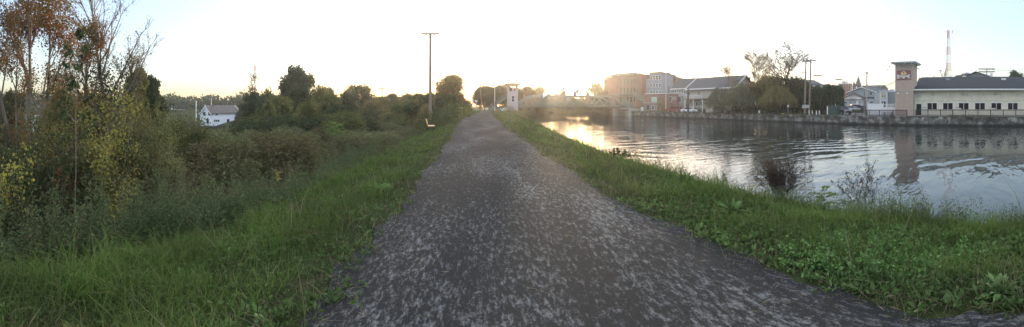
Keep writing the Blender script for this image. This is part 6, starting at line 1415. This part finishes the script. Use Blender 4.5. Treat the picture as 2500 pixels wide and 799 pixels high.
car('parked_car', 'dark red car parked behind the silver one at the gabled shop', 2093, 93, hd(2093, .5), red_p, 'suv')
car('parked_car', 'dark car parked beneath the plain pole at the corner of the gabled shop', 2108, 90, hd(2108), blk_p)
car('car', 'grey car crossing the street at the end of the path below the stair', 1211, 108, hd(1211), gry_p, 'suv')
car('car', 'white car close behind the grey one at the foot of the control tower', 1229, 112, hd(1229), whi_p)
# ------------------------------------------------------------------ far bank furniture
def smallthing(name, label, cat, px, D, parts, rz=None, zoff=0):
    x_, y_ = XY(px, D); z_ = max(gz1(x_, y_), FG)+zoff; g = empty(name, (x_, y_, z_), -az(px) if rz is None else rz, label=label, cat=cat)
    for nme, mt_, m_ in parts: m_.obj(nme, mt_, g)
    return g
for i, (px, d) in enumerate(((1975.5, 'first from the pole pair'), (1983, 'second from the pole pair'), (1993, 'third from the pole pair'), (2000.5, 'furthest from the pole pair'))):
    smallthing('bollard', 'short white bollard on the canal wall edge, '+d, 'bollard', px, [63.2, 64.2, 61.8, 62.6][i], [('post', white, MB().tube([(0, 0, -.05), (0, 0, .82), (0, 0, .88)], [.1, .1, .05], 10)), ('band', pm('faded orange band', (.5,.25,.12)) if i == 0 else bpy.data.materials['faded orange band'], MB().tube([(0, 0, .64), (0, 0, .76)], .106, 10))])
smallthing('sign_box', 'small white upright box standing on the bank under the dark spreading tree', 'box', 1853.5, 70.5, [('case', white, MB().box(-.19, .19, -.12, .12, .12, .78)), ('foot', iron, MB().box(-.1, .1, -.08, .08, 0, .12)), ('lid', trimw, MB().box(-.22, .22, -.15, .15, .78, .84))])
smallthing('mooring_cleat', 'low yellow mooring cleat on the canal edge below the dark trees', 'cleat', 1911.5, 66.3, [('base', pm('safety yellow', (.6,.5,.08)), MB().box(-.12, .12, -.1, .1, 0, .16)), ('horns', bpy.data.materials['safety yellow'], MB().tube([(-.38, 0, .26), (-.15, 0, .2), (.15, 0, .2), (.38, 0, .26)], [.04, .07, .07, .04], 8))])
gc = pm('dark green container', (.03,.06,.045), .6)
smallthing('container', 'dark green container with a white corner post beside the lane', 'container', 2036, 66, [('body', gc, MB().box(-1.2, 1.3, 0, 2.2, .1, 1.9)), ('corner_post', white, MB().box(-1.42, -1.22, -.1, .1, 0, 1.75)), ('lid', gc, MB().box(-1.25, 1.35, -.05, 2.25, 1.9, 1.98))])
smallthing('tilted_sign', 'thin tilted post with a pale narrow board at the lane mouth', 'sign', 2048, 60, [('post', iron, MB().bar((.15, 0, 0), (-.5, 0, 2.1), .07)), ('board', trimw, MB().bar((-.45, -.06, 1.5), (-.68, -.06, 2.25), .18, .04))])
smallthing('pedestrian_sign', 'small round-topped sign on a post under the dark trees', 'sign', 1924, 67, [('post', steel, MB().box(-.035, .035, 0, .07, 0, 1.5)), ('panel', trimw, MB().prism([(.2*math.cos(a), 1.75+.3*math.sin(a)) for a in np.linspace(0, 2*PI, 12)[:-1]], -.04, -.005, 'y'))])
smallthing('notice_board', 'pale notice board fixed low between the close pair of poles', 'sign', 1968, 63.4, [('board', pm('weathered notice', (.3,.29,.27)), MB().box(-.75, .6, -.1, -.04, 1.35, 2.0)), ('post', woodp, MB().box(-.05, .05, -.03, .05, 0, 1.35))])
smallthing('tube_gate', 'dark pipe gate railing at the lane mouth left of the wooden railing', 'gate', 2105, 58, [('rails', iron, MB().bar((-1.2, 0, 1.0), (1.3, 0, 1.0), .05).bar((-1.2, 0, .55), (1.3, 0, .55), .05)), ('post', iron, MB().box(-1.25, -1.18, -.04, .04, 0, 1.05)), ('post', iron, MB().box(-.03, .03, -.04, .04, 0, 1.05)), ('post', iron, MB().box(1.23, 1.3, -.04, .04, 0, 1.05))])
smallthing('white_shed_door', 'pair of tall white panels standing by the canal wall near the bridge stair', 'panel', 1569, 99, [('panel', white, MB().box(-.55, -.2, 0, .1, 0, 1.35)), ('panel', white, MB().box(-.1, .5, 0, .1, 0, 1.35)), ('frame', trimw, MB().box(-.6, .55, .1, .16, 0, 1.4))])
smallthing('a_frame_ladder', 'pale wooden A-frame stand beside the green sign by the wall', 'frame', 1607, 95, [('leg', tn, MB().bar((-.8, 0, 0), (-.2, 0, 2.2), .1)), ('leg', tn, MB().bar((.8, 0, 0), (.2, 0, 2.2), .1)), ('rung', tn, MB().bar((-.6, 0, .7), (.6, 0, .7), .08)), ('rung', tn, MB().bar((-.35, 0, 1.6), (.35, 0, 1.6), .08)), ('seat', tn, MB().box(-.7, .7, -.2, .2, .15, .22))])
rng = np.random.RandomState(8)
def hedge(label, pxs, Ds, h, mat, n=900, s=.2, wid=.6):
    a = np.array(XY(pxs[0], Ds[0])); b = np.array(XY(pxs[1], Ds[1])); t = rng.rand(n, 1); P = a+(b-a)*t+rng.normal(size=(n, 2))*wid*.5; z = gz(P[:, 0], P[:, 1])+rng.rand(n)**.7*h*(.8+.3*np.sin(t[:, 0]*17))
    link('hedge', leafmesh('hedge', [leaves(np.column_stack([P, z]), s, .6, rng, .2)], [mat]), label=label, cat='hedge')
hedge('low clipped dark hedge along the far side of the lane below the gabled shop', (2062, 2108), (80, 80), .8, lf_dark, 1600)
hedge('leafy shrubs at the foot of the control tower by the water', (1238, 1290), (80, 82), 1.6, lf_green, 2600, .16, 1.5)
hedge('row of tangled shrubs at the canal edge past the tower foot', (1262, 1302), (62, 58), .9, lf_olive, 2200, .12, 1.2)
hedge('bushy green growth along the path side ahead of the bench', (1085, 1145), (36, 72), 1.9, lf_green, 6500, .16, 1.9)
hedge('dark low bushes right behind the bench', (1040, 1092), (25.5, 35), 1.5, lf_dark, 6000, .12, 1.5)
hedge('shrubs at the foot of the beige house by the white car', (1698, 1732), (88, 86), 1.2, lf_dark, 1600, .16, .8)
hedge('dark vine mass climbing between brick building and the beige house', (1650, 1682), (96, 93), 2.6, lf_brown, 2400, .18, .8)
hedge('tangled growth under the bridge end on the town side', (1548, 1580), (102, 100), 1.7, lf_brown, 1400, .18, 1.2)
hedge('dark undergrowth in deep shade beneath the willows and the bare tree', (1790, 1975), (85, 72), 2.9, lf_dark, 11000, .28, 1.8)
# light pole shrubs against the brick wall
hedge('yellowing shrub against the low brick building wall', (1612, 1626), (95, 94), 3.2, lf_olive, 1800, .16, .9)
# ------------------------------------------------------------------ sky, sun, haze, camera
SUN_AZ = az(1345); SUN_EL = math.radians(3.5)
w = bpy.data.worlds.new('World'); sc.world = w; w.use_nodes = True; nt = w.node_tree
bg = nt.nodes['Background']; sky = nt.nodes.new('ShaderNodeTexSky'); sky.sky_type = 'NISHITA'; sky.sun_disc = False
sky.sun_elevation = SUN_EL; sky.sun_rotation = SUN_AZ; sky.air_density = 1.0; sky.dust_density = 1.6; sky.ozone_density = 2; sky.altitude = 100
hs = nt.nodes.new('ShaderNodeHueSaturation'); hs.inputs['Saturation'].default_value = SAT; nt.links.new(sky.outputs[0], hs.inputs['Color'])
wbm = nt.nodes.new('ShaderNodeMix'); wbm.data_type = 'RGBA'; wbm.blend_type = 'MULTIPLY'; wbm.inputs[0].default_value = 1; wbm.inputs[7].default_value = (1.02, .98, 1.06, 1); nt.links.new(hs.outputs[0], wbm.inputs[6])
ml = nt.nodes.new('ShaderNodeMix'); ml.data_type = 'RGBA'; ml.blend_type = 'ADD'; ml.inputs[0].default_value = 1; nt.links.new(wbm.outputs[2], ml.inputs[6]); # added pale veil, brightest overhead out of view, to light the ground
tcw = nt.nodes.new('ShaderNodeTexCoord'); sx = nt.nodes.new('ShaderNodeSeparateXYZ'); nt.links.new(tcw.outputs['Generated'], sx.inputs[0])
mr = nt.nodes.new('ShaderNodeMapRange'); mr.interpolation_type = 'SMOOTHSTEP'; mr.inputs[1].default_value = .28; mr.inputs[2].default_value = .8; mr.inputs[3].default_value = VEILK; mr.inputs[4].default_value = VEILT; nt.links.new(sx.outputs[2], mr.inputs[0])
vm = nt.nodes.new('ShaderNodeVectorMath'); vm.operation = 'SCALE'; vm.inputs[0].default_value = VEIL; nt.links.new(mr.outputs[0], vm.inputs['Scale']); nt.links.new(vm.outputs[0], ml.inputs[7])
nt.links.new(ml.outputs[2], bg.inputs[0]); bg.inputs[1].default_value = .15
sd = bpy.data.lights.new('sun', 'SUN'); sd.energy = 1.7; sd.angle = math.radians(.6); sd.color = (1, .78, .52)
so = bpy.data.objects.new('sun', sd); COL.objects.link(so)
d = Vector((math.sin(SUN_AZ)*math.cos(SUN_EL), math.cos(SUN_AZ)*math.cos(SUN_EL), math.sin(SUN_EL)))
so.rotation_euler = d.to_track_quat('Z', 'Y').to_euler()
mh, nh, oh = nm('thin evening haze')
pv = nh.nodes.new('ShaderNodeVolumePrincipled'); pv.inputs['Color'].default_value = (1, .94, .83, 1); pv.inputs['Density'].default_value = HAZE_D; pv.inputs['Anisotropy'].default_value = .7
nh.links.new(pv.outputs[0], oh.inputs['Volume'])
HB = MB().box(-640, 1400, -640, 640, -12, 75)
if HAZE_D > 0: HB.obj('haze', mh, kind='stuff')
cd = bpy.data.cameras.new('camera'); cd.type = 'PANO'; cd.panorama_type = 'CENTRAL_CYLINDRICAL'
half = 1250/F
cd.central_cylindrical_range_u_min = -half; cd.central_cylindrical_range_u_max = half
cd.central_cylindrical_range_v_min = -(799-PY0)/F; cd.central_cylindrical_range_v_max = PY0/F
cd.central_cylindrical_radius = 1.0; cd.clip_end = 9000; cd.clip_start = .05
co = bpy.data.objects.new('camera', cd); COL.objects.link(co); co.location = (0, 0, EYE)
co.rotation_euler = (PI/2, 0, -az(1250)); sc.camera = co
sc.render.engine = 'CYCLES'; cy = sc.cycles
cy.max_bounces = 5; cy.diffuse_bounces = 2; cy.glossy_bounces = 2; cy.transmission_bounces = 3; cy.transparent_max_bounces = 6; cy.volume_bounces = 0
cy.use_denoising = True; cy.use_adaptive_sampling = True; cy.adaptive_threshold = .012; cy.sample_clamp_indirect = 6
cy.use_light_tree = False
sc.view_settings.view_transform = 'Standard'; sc.view_settings.look = 'None'; sc.view_settings.gamma = 1; sc.view_settings.exposure = EXPO
